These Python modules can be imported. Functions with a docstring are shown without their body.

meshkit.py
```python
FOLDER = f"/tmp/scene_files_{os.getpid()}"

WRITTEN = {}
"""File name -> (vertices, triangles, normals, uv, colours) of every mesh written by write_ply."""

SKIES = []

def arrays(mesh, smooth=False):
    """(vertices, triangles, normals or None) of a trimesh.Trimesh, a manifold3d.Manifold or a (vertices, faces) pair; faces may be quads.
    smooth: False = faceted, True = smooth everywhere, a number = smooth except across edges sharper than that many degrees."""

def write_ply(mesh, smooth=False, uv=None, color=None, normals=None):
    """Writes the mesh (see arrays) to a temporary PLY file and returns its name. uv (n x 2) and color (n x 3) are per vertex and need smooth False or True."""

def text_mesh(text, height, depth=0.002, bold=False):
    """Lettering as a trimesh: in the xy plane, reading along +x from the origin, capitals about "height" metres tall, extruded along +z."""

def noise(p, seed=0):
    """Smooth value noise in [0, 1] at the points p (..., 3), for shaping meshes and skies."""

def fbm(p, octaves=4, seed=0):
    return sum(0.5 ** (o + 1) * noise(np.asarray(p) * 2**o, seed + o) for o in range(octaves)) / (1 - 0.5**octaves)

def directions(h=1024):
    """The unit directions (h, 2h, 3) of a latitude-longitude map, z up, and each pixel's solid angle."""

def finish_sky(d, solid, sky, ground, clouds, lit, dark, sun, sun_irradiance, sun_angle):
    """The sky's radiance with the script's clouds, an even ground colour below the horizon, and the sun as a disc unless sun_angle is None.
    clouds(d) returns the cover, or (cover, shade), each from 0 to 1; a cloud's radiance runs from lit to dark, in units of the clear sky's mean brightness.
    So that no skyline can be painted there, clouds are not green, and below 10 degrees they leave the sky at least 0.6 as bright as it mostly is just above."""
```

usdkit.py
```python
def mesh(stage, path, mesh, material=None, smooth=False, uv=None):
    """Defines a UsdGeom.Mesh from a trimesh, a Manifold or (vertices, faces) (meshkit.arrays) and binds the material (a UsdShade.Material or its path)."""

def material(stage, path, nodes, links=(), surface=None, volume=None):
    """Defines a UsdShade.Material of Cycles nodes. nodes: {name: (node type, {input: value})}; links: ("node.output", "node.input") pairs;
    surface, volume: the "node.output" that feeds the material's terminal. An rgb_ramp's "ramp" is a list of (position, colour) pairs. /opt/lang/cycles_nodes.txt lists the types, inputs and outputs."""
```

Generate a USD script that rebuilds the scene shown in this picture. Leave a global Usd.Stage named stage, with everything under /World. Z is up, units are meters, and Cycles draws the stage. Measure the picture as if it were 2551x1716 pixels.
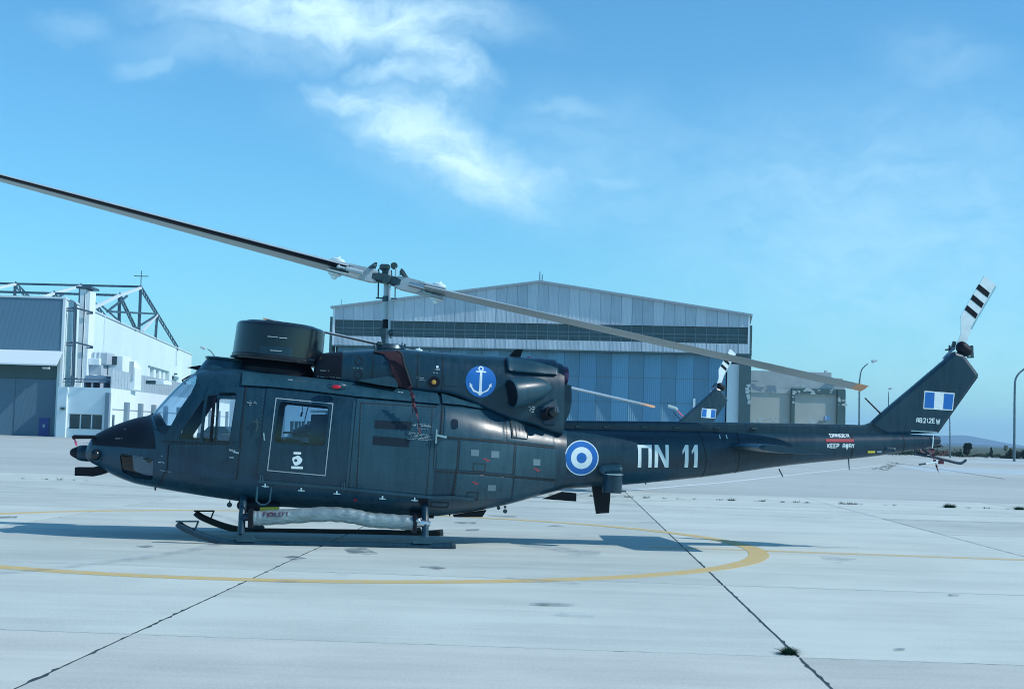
import math, random
import numpy as np, trimesh, manifold3d as m3, usdkit, meshkit
from scipy.interpolate import PchipInterpolator
from shapely.geometry import Polygon, LineString, Point, box as sbox
from shapely import affinity
from shapely.ops import unary_union
from pxr import Usd, UsdGeom, UsdLux, UsdShade, Gf, Sdf
stage = Usd.Stage.CreateInMemory()
UsdGeom.SetStageUpAxis(stage, UsdGeom.Tokens.z); UsdGeom.SetStageMetersPerUnit(stage, 1.0)
UsdGeom.Xform.Define(stage, '/World'); stage.SetDefaultPrim(stage.GetPrimAtPath('/World'))
rng = random.Random(5)

# ---------------------------------------------------------------- camera, sky, sun, exposure
FPX, CX, CY = 3693.6, 1275.5, 858.0
EYE = np.array([0, 0, 1.70]); PITCH, ROLL = math.radians(3.37), math.radians(1.68)
FWD = np.array([0, math.cos(PITCH), math.sin(PITCH)]); UP0 = np.array([0, -math.sin(PITCH), math.cos(PITCH)]); R0 = np.array([1., 0, 0])
UP = UP0*math.cos(ROLL) - R0*math.sin(ROLL); RT = R0*math.cos(ROLL) + UP0*math.sin(ROLL)
def ray(px, py):
    return FWD + (px-CX)/FPX*RT + (CY-py)/FPX*UP
cam = UsdGeom.Camera.Define(stage, '/World/camera')
M = Gf.Matrix4d(*[float(v) for v in (*RT, 0, *UP, 0, *(-FWD), 0, *EYE, 1)])
cam.AddTransformOp().Set(M)
cam.CreateHorizontalApertureAttr(36.0); cam.CreateVerticalApertureAttr(36.0*688/1024)
cam.CreateFocalLengthAttr(36.0*FPX/2551); cam.CreateClippingRangeAttr(Gf.Vec2f(0.1, 30000))
cam.CreateExposureAttr(0.0)
SUN = np.array([1.10, -0.30, 1.0]); SUN /= np.linalg.norm(SUN)
SUN_EL, SUN_ROT = math.asin(SUN[2]), math.atan2(SUN[0], SUN[1])
sun = UsdLux.DistantLight.Define(stage, '/World/sun')
sun.CreateIntensityAttr(0.92); sun.CreateAngleAttr(0.5); sun.CreateNormalizeAttr(True); sun.CreateColorAttr(Gf.Vec3f(1.0, 0.97, 0.92))
zax = SUN; xax = np.cross([0, 0, 1], zax); xax /= np.linalg.norm(xax); yax = np.cross(zax, xax)
UsdGeom.Xformable(sun).AddTransformOp().Set(Gf.Matrix4d(*[float(v) for v in (*xax, 0, *yax, 0, *zax, 0, 0, 0, 50, 1)]))
sky = UsdLux.DomeLight.Define(stage, '/World/sky'); sky.GetPrim().SetCustomDataByKey('kind', 'structure')
def cloud_nodes():
    n = {'tc': ('texture_coordinate', {}), 'xyz': ('separate_xyz', {}),
         'u': ('math', {'math_type': 'divide'}), 'v': ('math', {'math_type': 'divide'}), 'ymax': ('math', {'math_type': 'maximum', 'value2': 0.05})}
    l = [('tc.generated', 'xyz.vector'), ('xyz.y', 'ymax.value1'), ('xyz.x', 'u.value1'), ('ymax.value', 'u.value2'), ('xyz.z', 'v.value1'), ('ymax.value', 'v.value2')]
    # warp
    n['uv'] = ('combine_xyz', {'z': 0.0}); l += [('u.value', 'uv.x'), ('v.value', 'uv.y')]
    n['wn'] = ('noise_texture', {'scale': 9.0, 'detail': 5.0, 'roughness': 0.6}); l += [('uv.vector', 'wn.vector')]
    n['wsub'] = ('vector_math', {'math_type': 'subtract', 'vector2': (.5, .5, .5)}); l += [('wn.color', 'wsub.vector1')]
    n['wsc'] = ('vector_math', {'math_type': 'scale', 'scale': 0.075}); l += [('wsub.vector', 'wsc.vector1')]
    n['wuv'] = ('vector_math', {'math_type': 'add'}); l += [('uv.vector', 'wuv.vector1'), ('wsc.vector', 'wuv.vector2')]
    prev = None
    # cloud banks of the photograph: centre (azimuth, elevation tangents), half sizes, tilt, weight
    banks = [(760, 30, 470, 95, 4, 1.0), (985, 140, 190, 80, 38, .85), (930, 175, 150, 42, 10, .7), (1010, 335, 345, 105, 24, 1.0), (800, 225, 130, 45, 18, .9), (345, 128, 85, 34, -12, .32), (1180, 400, 170, 55, 12, .75),
             (1850, 380, 230, 75, 4, .30), (2130, 150, 210, 100, 10, .18), (1290, 250, 130, 36, 0, .3), (1400, 400, 130, 32, 0, .34), (180, 40, 130, 42, 5, .2), (2000, 520, 700, 380, 0, .32), (1350, 380, 420, 220, 0, .2), (560, 90, 330, 80, 0, .34), (2300, 800, 1000, 420, 0, .22), (1165, 960, 2400, 230, 0, .2), (1000, 350, 420, 150, 20, .22)]
    bk = []
    for x, y, sx_, sy_, ang, w in banks:
        c = (ray(x*2551/2331, y*2551/2331)); bk.append((c[0]/c[1], c[2]/c[1], sx_/3375, sy_/3375, -ang, w))
    banks = bk
    for i, (a, b, sa, sb, ang, w) in enumerate(banks):
        n[f'm{i}'] = ('mapping', {'mapping_type': 'texture', 'location': (a, b, 0), 'rotation': (0, 0, math.radians(ang)), 'scale': (sa, sb, 1)})
        n[f'len{i}'] = ('vector_math', {'math_type': 'length'}); n[f'r{i}'] = ('map_range', {'range_type': 'smoothstep', 'from_min': 1.25, 'from_max': 0.1, 'to_min': 0.0, 'to_max': w, 'clamp': True})
        l += [('wuv.vector', f'm{i}.vector'), (f'm{i}.vector', f'len{i}.vector1'), (f'len{i}.value', f'r{i}.value')]
        if prev is None: prev = f'r{i}.result'
        else:
            n[f'mx{i}'] = ('math', {'math_type': 'maximum'}); l += [(prev, f'mx{i}.value1'), (f'r{i}.result', f'mx{i}.value2')]; prev = f'mx{i}.value'
    # wispy detail
    n['dm'] = ('mapping', {'rotation': (0, 0, math.radians(18)), 'scale': (1.0, 2.0, 1.0)}); l += [('wuv.vector', 'dm.vector')]
    n['dn'] = ('noise_texture', {'scale': 22.0, 'detail': 8.0, 'roughness': 0.62, 'distortion': 0.25}); l += [('dm.vector', 'dn.vector')]
    n['dr'] = ('map_range', {'from_min': .26, 'from_max': .60, 'to_min': .30, 'to_max': 1.0, 'clamp': True}); l += [('dn.fac', 'dr.value')]
    n['cov'] = ('math', {'math_type': 'multiply'}); l += [(prev, 'cov.value1'), ('dr.result', 'cov.value2')]
    n['covc'] = ('math', {'math_type': 'multiply', 'value2': 0.92, 'use_clamp': True}); l += [('cov.value', 'covc.value1')]
    return n, l
n, l = cloud_nodes()
n['st'] = ('sky_texture', {'sky_type': 'single_scattering', 'sun_disc': False, 'sun_elevation': SUN_EL, 'sun_rotation': SUN_ROT, 'altitude': 20.0, 'air_density': 1.0, 'aerosol_density': 0.45, 'ozone_density': 4.5})
n['tint'] = ('mix_color', {'blend_type': 'multiply', 'fac': 1.0, 'b': (0.74, 1.44, 1.58), 'use_clamp': False})
n['cmix'] = ('mix_color', {'blend_type': 'mix', 'a': (0, 0, 0), 'b': (7.2, 10.2, 11.6), 'use_clamp': False})
n['bg'] = ('background_shader', {'strength': 0.110})
l += [('st.color', 'tint.a'), ('tint.result', 'cmix.a'), ('covc.value', 'cmix.fac'), ('cmix.result', 'bg.color')]
usdkit.material(stage, '/World/Looks/sky_look', n, l, surface='bg.background')
UsdShade.MaterialBindingAPI.Apply(sky.GetPrim()).Bind(UsdShade.Material.Get(stage, '/World/Looks/sky_look'))

# ---------------------------------------------------------------- helpers
def crop(ox, oy, s):
    return lambda *p: [(ox + p[i]/s, oy + p[i+1]/s) for i in range(0, len(p), 2)]
cB = crop(160, 860, 3.2667); cC = crop(560, 640, 3.9204); cD = crop(560, 940, 3.4083); cE = crop(1000, 820, 3.1367)
cG = crop(1400, 1000, 3.885); cH = crop(2000, 660, 2.9038); cL1 = crop(0, 1160, 1.8282); cL2 = crop(1275, 1160, 1.8268)
cJ = crop(0, 660, 3.4083); cK = crop(800, 680, 4.1259); cM = crop(400, 1220, 5.8275); cN = crop(940, 1220, 5.8275)
r1 = crop(170, 1040, 8.254); r2 = crop(360, 880, 6.532); r3 = crop(800, 620, 5.6); r4 = crop(760, 850, 6.818); r5 = crop(1180, 880, 7.839)
r6 = crop(2240, 1040, 10.455); r7 = crop(2330, 680, 6.03); r8 = crop(1900, 1080, 5.8275); s2 = crop(1340, 740, 4.1625); s3 = crop(1840, 880, 6.475)
s4 = crop(2150, 860, 5.227); s5 = crop(640, 960, 6.535); cD0 = crop(0, 0, 2331/2551)
def ground(p, z=0.0):
    d = ray(*p); return EYE + d*((z-EYE[2])/d[2])
def at_depth(p, y):
    d = ray(*p); return EYE + d*(y/d[1])
used = {}
def path(parent, name):
    base = f'{parent}/{name}'; k = used.get(base, 0); used[base] = k+1
    return base if k == 0 else f'{base}_{k:03d}'
def ppath(parent):
    return '/World' if parent is None else (parent if isinstance(parent, str) else str(parent.GetPath()))
def tag(o, label=None, cat=None, group=None, kind=None):
    p = o if isinstance(o, Usd.Prim) else o.GetPrim()
    for k, v in (('label', label), ('category', cat), ('group', group), ('kind', kind)):
        if v: p.SetCustomDataByKey(k, v)
    return p
def thing(name, label, cat, loc=(0, 0, 0), rz=0.0, group=None, kind=None):
    x = UsdGeom.Xform.Define(stage, path('/World', name)); x.AddTranslateOp().Set(Gf.Vec3d(*map(float, loc)))
    if rz: x.AddRotateZOp().Set(math.degrees(rz))
    return tag(x, label, cat, group, kind)
def obj(name, mesh, material, parent=None, smooth=False, label=None, cat=None, group=None, kind=None):
    if isinstance(mesh, list): mesh = cat_(mesh)
    m = usdkit.mesh(stage, path(ppath(parent), name), mesh, material, smooth=smooth)
    return tag(m, label, cat, group, kind)
def tm(mf):
    if isinstance(mf, trimesh.Trimesh): return mf
    m = mf.to_mesh(); return trimesh.Trimesh(np.array(m.vert_properties[:, :3]), np.array(m.tri_verts), process=False)
def cat_(lst):
    return trimesh.util.concatenate([tm(x) for x in lst])
def mf(t):
    t = trimesh.Trimesh(t.vertices, t.faces, process=True)
    return m3.Manifold(m3.Mesh(np.asarray(t.vertices, np.float32), np.asarray(t.faces, np.uint32)))
def bx(x0, x1, y0, y1, z0, z1):
    b = trimesh.creation.box((abs(x1-x0), abs(y1-y0), abs(z1-z0))); b.apply_translation(((x0+x1)/2, (y0+y1)/2, (z0+z1)/2)); return b
def bevel_box(x0, x1, y0, y1, z0, z1, r=.02):
    p = [[x, y, z] for x in (x0, x1) for y in (y0, y1) for z in (z0, z1)]; c = np.mean(p, 0); q = []
    for v in p:
        for k in range(3):
            w = np.array(v, float)
            for j in range(3):
                if j != k: w[j] += r*np.sign(c[j]-w[j])
            q.append(w)
    return trimesh.convex.convex_hull(np.array(q))
def frame_of(d):
    d = np.asarray(d, float); d = d/np.linalg.norm(d); a = np.array([0, 0, 1.]) if abs(d[2]) < .9 else np.array([1., 0, 0])
    u = np.cross(a, d); u /= np.linalg.norm(u); return u, np.cross(d, u), d
def cone(a, b, ra, rb=None, n=16):
    """tapered closed rod from a to b"""
    rb = ra if rb is None else rb; a, b = np.asarray(a, float), np.asarray(b, float); u, w, d = frame_of(b-a)
    t = np.arange(n)/n*2*math.pi; c = np.cos(t)[:, None]*u + np.sin(t)[:, None]*w
    v = np.vstack([a+c*ra, b+c*rb, [a], [b]]); f = []
    for i in range(n):
        j = (i+1) % n; f += [[i, j, n+j], [i, n+j, n+i], [2*n, j, i], [2*n+1, n+i, n+j]]
    return trimesh.Trimesh(v, f, process=False)
def beam(a, b, w, h=None, up=(0, 0, 1)):
    h = w if h is None else h; a, b = np.asarray(a, float), np.asarray(b, float); d = b-a; d /= np.linalg.norm(d)
    s = np.cross(d, up)
    if np.linalg.norm(s) < 1e-3: s = np.cross(d, (1, 0, 0))
    s /= np.linalg.norm(s); t = np.cross(s, d)
    v = np.array([p + s*i*w/2 + t*j*h/2 for p in (a, b) for i, j in ((-1, -1), (1, -1), (1, 1), (-1, 1))])
    f = [[0, 1, 2], [0, 2, 3], [4, 6, 5], [4, 7, 6]] + sum([[[i, 4+i, 4+(i+1) % 4], [i, 4+(i+1) % 4, (i+1) % 4]] for i in range(4)], [])
    m = trimesh.Trimesh(v, f, process=False); m.fix_normals(); return m
def tube(pts, r, n=12):
    """closed tube through pts; r a number or a list"""
    pts = np.asarray(pts, float); k = len(pts); r = np.broadcast_to(np.asarray(r, float), (k,)); t = np.arange(n)/n*2*math.pi; v = []; u0 = None
    for i in range(k):
        d = pts[min(i+1, k-1)] - pts[max(i-1, 0)]; d /= np.linalg.norm(d)
        if u0 is None: u, w, _ = frame_of(d)
        else:
            u = u0 - d*np.dot(u0, d); u /= np.linalg.norm(u); w = np.cross(d, u)
        u0 = u; v.append(pts[i] + r[i]*(np.cos(t)[:, None]*u + np.sin(t)[:, None]*w))
    v = np.vstack(v + [pts[:1], pts[-1:]]); f = []
    for s in range(k-1):
        for i in range(n):
            j = (i+1) % n; a = s*n; b = a+n; f += [[a+i, a+j, b+j], [a+i, b+j, b+i]]
    e = k*n; q = (k-1)*n
    for i in range(n): f += [[e, (i+1) % n, i], [e+1, q+i, q+(i+1) % n]]
    return trimesh.Trimesh(v, f, process=False)
def spline(pts, k=8):
    pts = np.asarray(pts, float); out = []
    P = np.vstack([2*pts[0]-pts[1], pts, 2*pts[-1]-pts[-2]])
    for i in range(1, len(P)-2):
        for t in np.arange(k)/k:
            out.append(.5*((2*P[i]) + (-P[i-1]+P[i+1])*t + (2*P[i-1]-5*P[i]+4*P[i+1]-P[i+2])*t*t + (-P[i-1]+3*P[i]-3*P[i+1]+P[i+2])*t**3))
    return np.array(out + [pts[-1]])
def lathe(prof, n=32, origin=(0, 0, 0), axis=(0, 0, 1)):
    """prof: (radius, height) list, closed onto the axis"""
    prof = [(max(r, 0), h) for r, h in prof]; u, w, d = frame_of(axis); o = np.asarray(origin, float); t = np.arange(n)/n*2*math.pi
    c = np.cos(t)[:, None]*u + np.sin(t)[:, None]*w
    v = np.vstack([o + d*h + c*max(r, 1e-4) for r, h in prof] + [[o+d*prof[0][1]], [o+d*prof[-1][1]]]); f = []; k = len(prof)
    for s in range(k-1):
        for i in range(n):
            j = (i+1) % n; a, b = s*n, s*n+n; f += [[a+i, a+j, b+j], [a+i, b+j, b+i]]
    for i in range(n): f += [[k*n, (i+1) % n, i], [k*n+1, (k-1)*n+i, (k-1)*n+(i+1) % n]]
    return trimesh.Trimesh(v, f, process=False)
def ball(c, r, sub=2, scale=(1, 1, 1)):
    s = trimesh.creation.icosphere(subdivisions=sub, radius=r); s.vertices *= scale; s.apply_translation(c); return s
def polys(g):
    g = g.buffer(0)
    return [p for p in getattr(g, 'geoms', [g]) if isinstance(p, Polygon) and p.area > 1e-9]
def prism_xz(g, y0, y1):
    """shapely (x,z) shape extruded along y"""
    out = []
    for p in polys(g):
        t = trimesh.creation.extrude_polygon(p, abs(y1-y0), engine='earcut'); v = t.vertices.copy()
        t.vertices = np.stack([v[:, 0], v[:, 2] + min(y0, y1), v[:, 1]], 1); t.faces = t.faces[:, ::-1]; out.append(t)
    return trimesh.util.concatenate(out)
def prism_xy(g, z0, z1):
    out = []
    for p in polys(g):
        t = trimesh.creation.extrude_polygon(p, z1-z0, engine='earcut'); t.apply_translation((0, 0, z0)); out.append(t)
    return trimesh.util.concatenate(out)
def rounded(pts, r):
    p = Polygon(pts).buffer(0); return p.buffer(-r).buffer(r, quad_segs=6)
def line(pts, w):
    return LineString(pts).buffer(w/2, cap_style=2, join_style=2)

# ---------------------------------------------------------------- materials
MAT = {}
def mat(name, col, rough=.5, metal=0.0, var=0.0, vscale=3.0, bump=0.0, bscale=20.0, spec=.5, coat=0.0, col2=None, detail=5.0, dist=0.02, stretch=None, rvar=0.0):
    nd = {'p': ('principled_bsdf', {'base_color': col, 'roughness': rough, 'metallic': metal, 'specular_ior_level': spec, 'coat_weight': coat})}; lk = []
    if var or bump or col2 or rvar:
        nd['tc'] = ('texture_coordinate', {}); src = 'tc.object'
        if stretch:
            nd['mp'] = ('mapping', {'scale': stretch}); lk.append(('tc.object', 'mp.vector')); src = 'mp.vector'
    if var or col2 or rvar:
        c2 = col2 or tuple(c*(1-var) for c in col); c1 = col if col2 else tuple(min(c*(1+var), .95) for c in col)
        nd['nz'] = ('noise_texture', {'scale': vscale, 'detail': detail, 'roughness': .6}); nd['rp'] = ('rgb_ramp', {'ramp': [(.3, c2), (.7, c1)]})
        lk += [(src, 'nz.vector'), ('nz.fac', 'rp.fac'), ('rp.color', 'p.base_color')]
        if rvar:
            nd['rr'] = ('map_range', {'from_min': .3, 'from_max': .7, 'to_min': max(rough-rvar, .05), 'to_max': rough+rvar}); lk += [('nz.fac', 'rr.value'), ('rr.result', 'p.roughness')]
    if bump:
        nd['nb'] = ('noise_texture', {'scale': bscale, 'detail': 4.0}); nd['bp'] = ('bump', {'strength': bump, 'distance': dist})
        lk += [(src, 'nb.vector'), ('nb.fac', 'bp.height'), ('bp.normal', 'p.normal')]
    MAT[name] = usdkit.material(stage, '/World/Looks/' + name, nd, lk, surface='p.BSDF'); return MAT[name]
def paint(name, c1, c2, rough):
    """weathered aircraft paint: faded patches, vertical run-off streaks, faint oil-canning of the sheet"""
    nd = {'tc': ('texture_coordinate', {}), 'n1': ('noise_texture', {'scale': 1.6, 'detail': 7.0, 'roughness': .62}), 'mp': ('mapping', {'scale': (7.0, 3.0, .7)}), 'n2': ('noise_texture', {'scale': 1.8, 'detail': 5.0, 'roughness': .6}), 'n3': ('noise_texture', {'scale': 40.0, 'detail': 3.0}),
          'a': ('math', {'math_type': 'multiply', 'value2': .5}), 'b': ('math', {'math_type': 'multiply_add', 'value2': .38}), 'c': ('math', {'math_type': 'multiply_add', 'value2': .14}), 'rp': ('rgb_ramp', {'ramp': [(.36, c2), (.50, tuple((x+y)/2 for x, y in zip(c1, c2))), (.66, c1)]}),
          'rr': ('map_range', {'from_min': .35, 'from_max': .68, 'to_min': rough-.08, 'to_max': rough+.14}), 'nb': ('noise_texture', {'scale': 2.6, 'detail': 2.0}), 'bp': ('bump', {'strength': .10, 'distance': .03}), 'p': ('principled_bsdf', {'specular_ior_level': .42})}
    lk = [('tc.object', 'n1.vector'), ('tc.object', 'mp.vector'), ('mp.vector', 'n2.vector'), ('tc.object', 'n3.vector'), ('n1.fac', 'a.value1'), ('n2.fac', 'b.value1'), ('a.value', 'b.value3'), ('n3.fac', 'c.value1'), ('b.value', 'c.value3'), ('c.value', 'rp.fac'), ('rp.color', 'p.base_color'), ('c.value', 'rr.value'), ('rr.result', 'p.roughness'), ('tc.object', 'nb.vector'), ('nb.fac', 'bp.height'), ('bp.normal', 'p.normal')]
    MAT[name] = usdkit.material(stage, '/World/Looks/' + name, nd, lk, surface='p.BSDF'); return MAT[name]
PAINT = paint('navy_paint', (.008, .043, .070), (.002, .020, .038), .33); PAINT2 = paint('navy_paint_faded', (.017, .068, .100), (.007, .038, .060), .33); PLATE = mat('plate_grey', (.10, .17, .21), .4)  # the second navy is the same paint in a lighter tone
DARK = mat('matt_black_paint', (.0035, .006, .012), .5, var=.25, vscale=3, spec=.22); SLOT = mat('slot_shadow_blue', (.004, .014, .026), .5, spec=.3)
GLOSSBLACK = mat('gloss_black', (.004, .009, .014), .16, var=.2)
SEAM = mat('seam_grime', (.003, .009, .013), .7)  # near-black tone; the shade of panel gaps is put into it
WHITE = mat('stencil_white', (.66, .78, .80), .55, var=.08, vscale=14)
STENC = mat('small_stencil', (.40, .50, .53), .6); ROYAL = mat('roundel_blue', (.006, .13, .44), .42, var=.06, vscale=9)
REDP = mat('stencil_red', (.36, .03, .05), .5, var=.1)
GREYM = mat('rotor_grey', (.34, .42, .46), .38, var=.12, vscale=4, rvar=.06)
GREYU = mat('blade_grey', (.29, .36, .39), .45, var=.12, vscale=1.5, stretch=(.3, 4, 1))
STEEL = mat('bare_steel', (.45, .52, .56), .3, metal=1.0, var=.15, vscale=12)
DKSTEEL = mat('dark_steel', (.05, .085, .10), .38, metal=.6, var=.3, vscale=14)
SEAT = mat('seat_cloth', (.02, .03, .045), .8)
INNER = mat('cabin_lining', (.05, .085, .115), .7, var=.15)
MAROON = mat('cover_cloth', (.020, .004, .012), .85, var=.3, vscale=8, bump=.4, bscale=9, dist=.03)
RIBBON = mat('ribbon_cloth', (.07, .012, .032), .8, var=.2, vscale=10)
PINK = mat('strap_pink', (.55, .10, .20), .7)
YELLOWP = mat('yellow_tag', (.55, .48, .05), .5)
ORANGE = mat('tip_orange', (.62, .34, .20), .5, var=.1)
PLUM = mat('exhaust_plum', (.12, .06, .13), .38, metal=.4, var=.3, vscale=6)
AMBER = mat('amber_port', (.50, .28, .05), .4)
REDLAMP = mat('red_lamp', (.50, .01, .03), .15)
SILVER = mat('silver_wrap', (.21, .28, .30), .34, metal=.35, var=.22, vscale=5, bump=.9, bscale=16, dist=.02, stretch=(.6, 1, 1.6), rvar=.1)
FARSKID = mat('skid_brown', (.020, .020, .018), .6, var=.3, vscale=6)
def glass(name, tint=(.97, .99, 1.0), ior=1.45):
    nd = {'t': ('transparent_bsdf', {'color': tint}), 'g': ('glossy_bsdf', {'color': (.95, .97, 1.0), 'roughness': .02}), 'f': ('fresnel', {'IOR': ior}), 'ge': ('geometry', {}), 'iv': ('math', {'math_type': 'subtract', 'value1': 1.0}), 'mu': ('math', {'math_type': 'multiply'}), 'mx': ('mix_closure', {})}
    MAT[name] = usdkit.material(stage, '/World/Looks/' + name, nd, [('ge.backfacing', 'iv.value2'), ('f.fac', 'mu.value1'), ('iv.value', 'mu.value2'), ('mu.value', 'mx.fac'), ('t.BSDF', 'mx.closure1'), ('g.BSDF', 'mx.closure2')], surface='mx.closure'); return MAT[name]
PANE = glass('clear_pane'); TINTED = glass('tinted_pane', (.78, .89, .96), 1.5); CABINPANE = glass('cabin_pane', (.83, .92, .97), 1.5); CHIN = glass('chin_pane', (.5, .6, .66), 1.5)
# ---------------------------------------------------------------- helicopter
PSI = math.radians(6.5); HO = np.array([-2.99, 22.5, 0.0])
HU = np.array([math.cos(PSI), math.sin(PSI), 0]); HV = np.array([-math.sin(PSI), math.cos(PSI), 0])
def H(pts, y=0.0):
    """picture points -> (aft, up) on the helicopter's own plane at lateral offset y (port side is -y)"""
    out = []
    for p in pts:
        d = ray(*p); t = (y - np.dot(EYE-HO, HV))/np.dot(d, HV); q = EYE + d*t; out.append((float(np.dot(q-HO, HU)), float(q[2])))
    return out
def H3(p, y=0.0):
    x, z = H([p], y)[0]; return np.array([x, y, z])
def Dp(*p): return cD0(*p)
class Loft:
    """body with superellipse sections between a top and a bottom line"""
    def __init__(s, top, bot, hw, nu, nl, zc=.5, n=70, m=80, x0=None, x1=None):
        top, bot = sorted(top), sorted(bot); s.x0 = max(top[0][0], bot[0][0]) if x0 is None else x0; s.x1 = min(top[-1][0], bot[-1][0]) if x1 is None else x1
        s.t, s.b = PchipInterpolator(*zip(*top)), PchipInterpolator(*zip(*bot)); s.w = PchipInterpolator(*zip(*sorted(hw)))
        f = lambda q: (lambda x: np.interp(x, *zip(*q))) if isinstance(q, list) else (lambda x: q)
        s.nu, s.nl, s.zc, s.n, s.m = f(nu), f(nl), f(zc), n, m
        s.cache = {}
    def mesh(s, off=0.0):
        xs = np.linspace(s.x0, s.x1, s.n); v = []; th = np.linspace(0, 2*math.pi, s.m, endpoint=False)
        for i, x in enumerate(xs):
            zt, zb, w = float(s.t(x))+off, float(s.b(x))-off, max(float(s.w(x)), .02)+off; zm = zb + (zt-zb)*s.zc(x)
            c, sn = np.cos(th), np.sin(th); n = np.where(sn >= 0, s.nu(x), s.nl(x))
            yy = w*np.sign(c)*np.abs(c)**(2/n); zz = np.where(sn >= 0, zm + (zt-zm)*np.abs(sn)**(2/n), zm - (zm-zb)*np.abs(sn)**(2/n))
            xo = x - off if i == 0 else (x + off if i == s.n-1 else x)
            v.append(np.stack([np.full(s.m, xo), yy, zz], 1))
        k = s.n; cen = [[v[0][0, 0], 0, v[0][:, 2].mean()], [v[-1][0, 0], 0, v[-1][:, 2].mean()]]
        v = np.vstack(v + [cen]); f = []
        for a in range(k-1):
            for i in range(s.m):
                j = (i+1) % s.m; p, q = a*s.m, a*s.m+s.m; f += [[p+i, q+j, p+j], [p+i, q+i, q+j]]
        e = k*s.m
        for i in range(s.m):
            j = (i+1) % s.m; f += [[e, i, j], [e+1, (k-1)*s.m+j, (k-1)*s.m+i]]
        t = trimesh.Trimesh(v, f, process=False)
        if t.volume < 0: t.invert()
        return t
    def solid(s, off=0.0):
        off = round(off, 4)
        if off not in s.cache: s.cache[off] = mf(s.mesh(off))
        return s.cache[off]
    def shell(s, o0, o1):
        k = ('s', o0, o1)
        if k not in s.cache: s.cache[k] = s.solid(o1) - s.solid(o0)
        return s.cache[k]
    def skin(s, g, o0, o1, side=-1):
        """the part of the skin between two offsets that lies over the (x, z) shape g, on one side or both"""
        pr = prism_xz(g, -3, -.02) if side < 0 else (prism_xz(g, .02, 3) if side > 0 else prism_xz(g, -3, 3))
        r = s.shell(o0, o1) ^ mf(pr)
        return tm(r)
def P(pts, y=0.0): return Polygon(H(pts, y)).buffer(0)
heli = thing('helicopter', 'nearest dark navy blue helicopter on skids with white number 11 on its tail boom', 'helicopter', HO, PSI)
HP = str(heli.GetPath())
def part(name, mesh, m, parent=None, smooth=35, label=None):
    return obj(name, mesh, m, heli if parent is None else parent, smooth=smooth, label=label)
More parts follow.
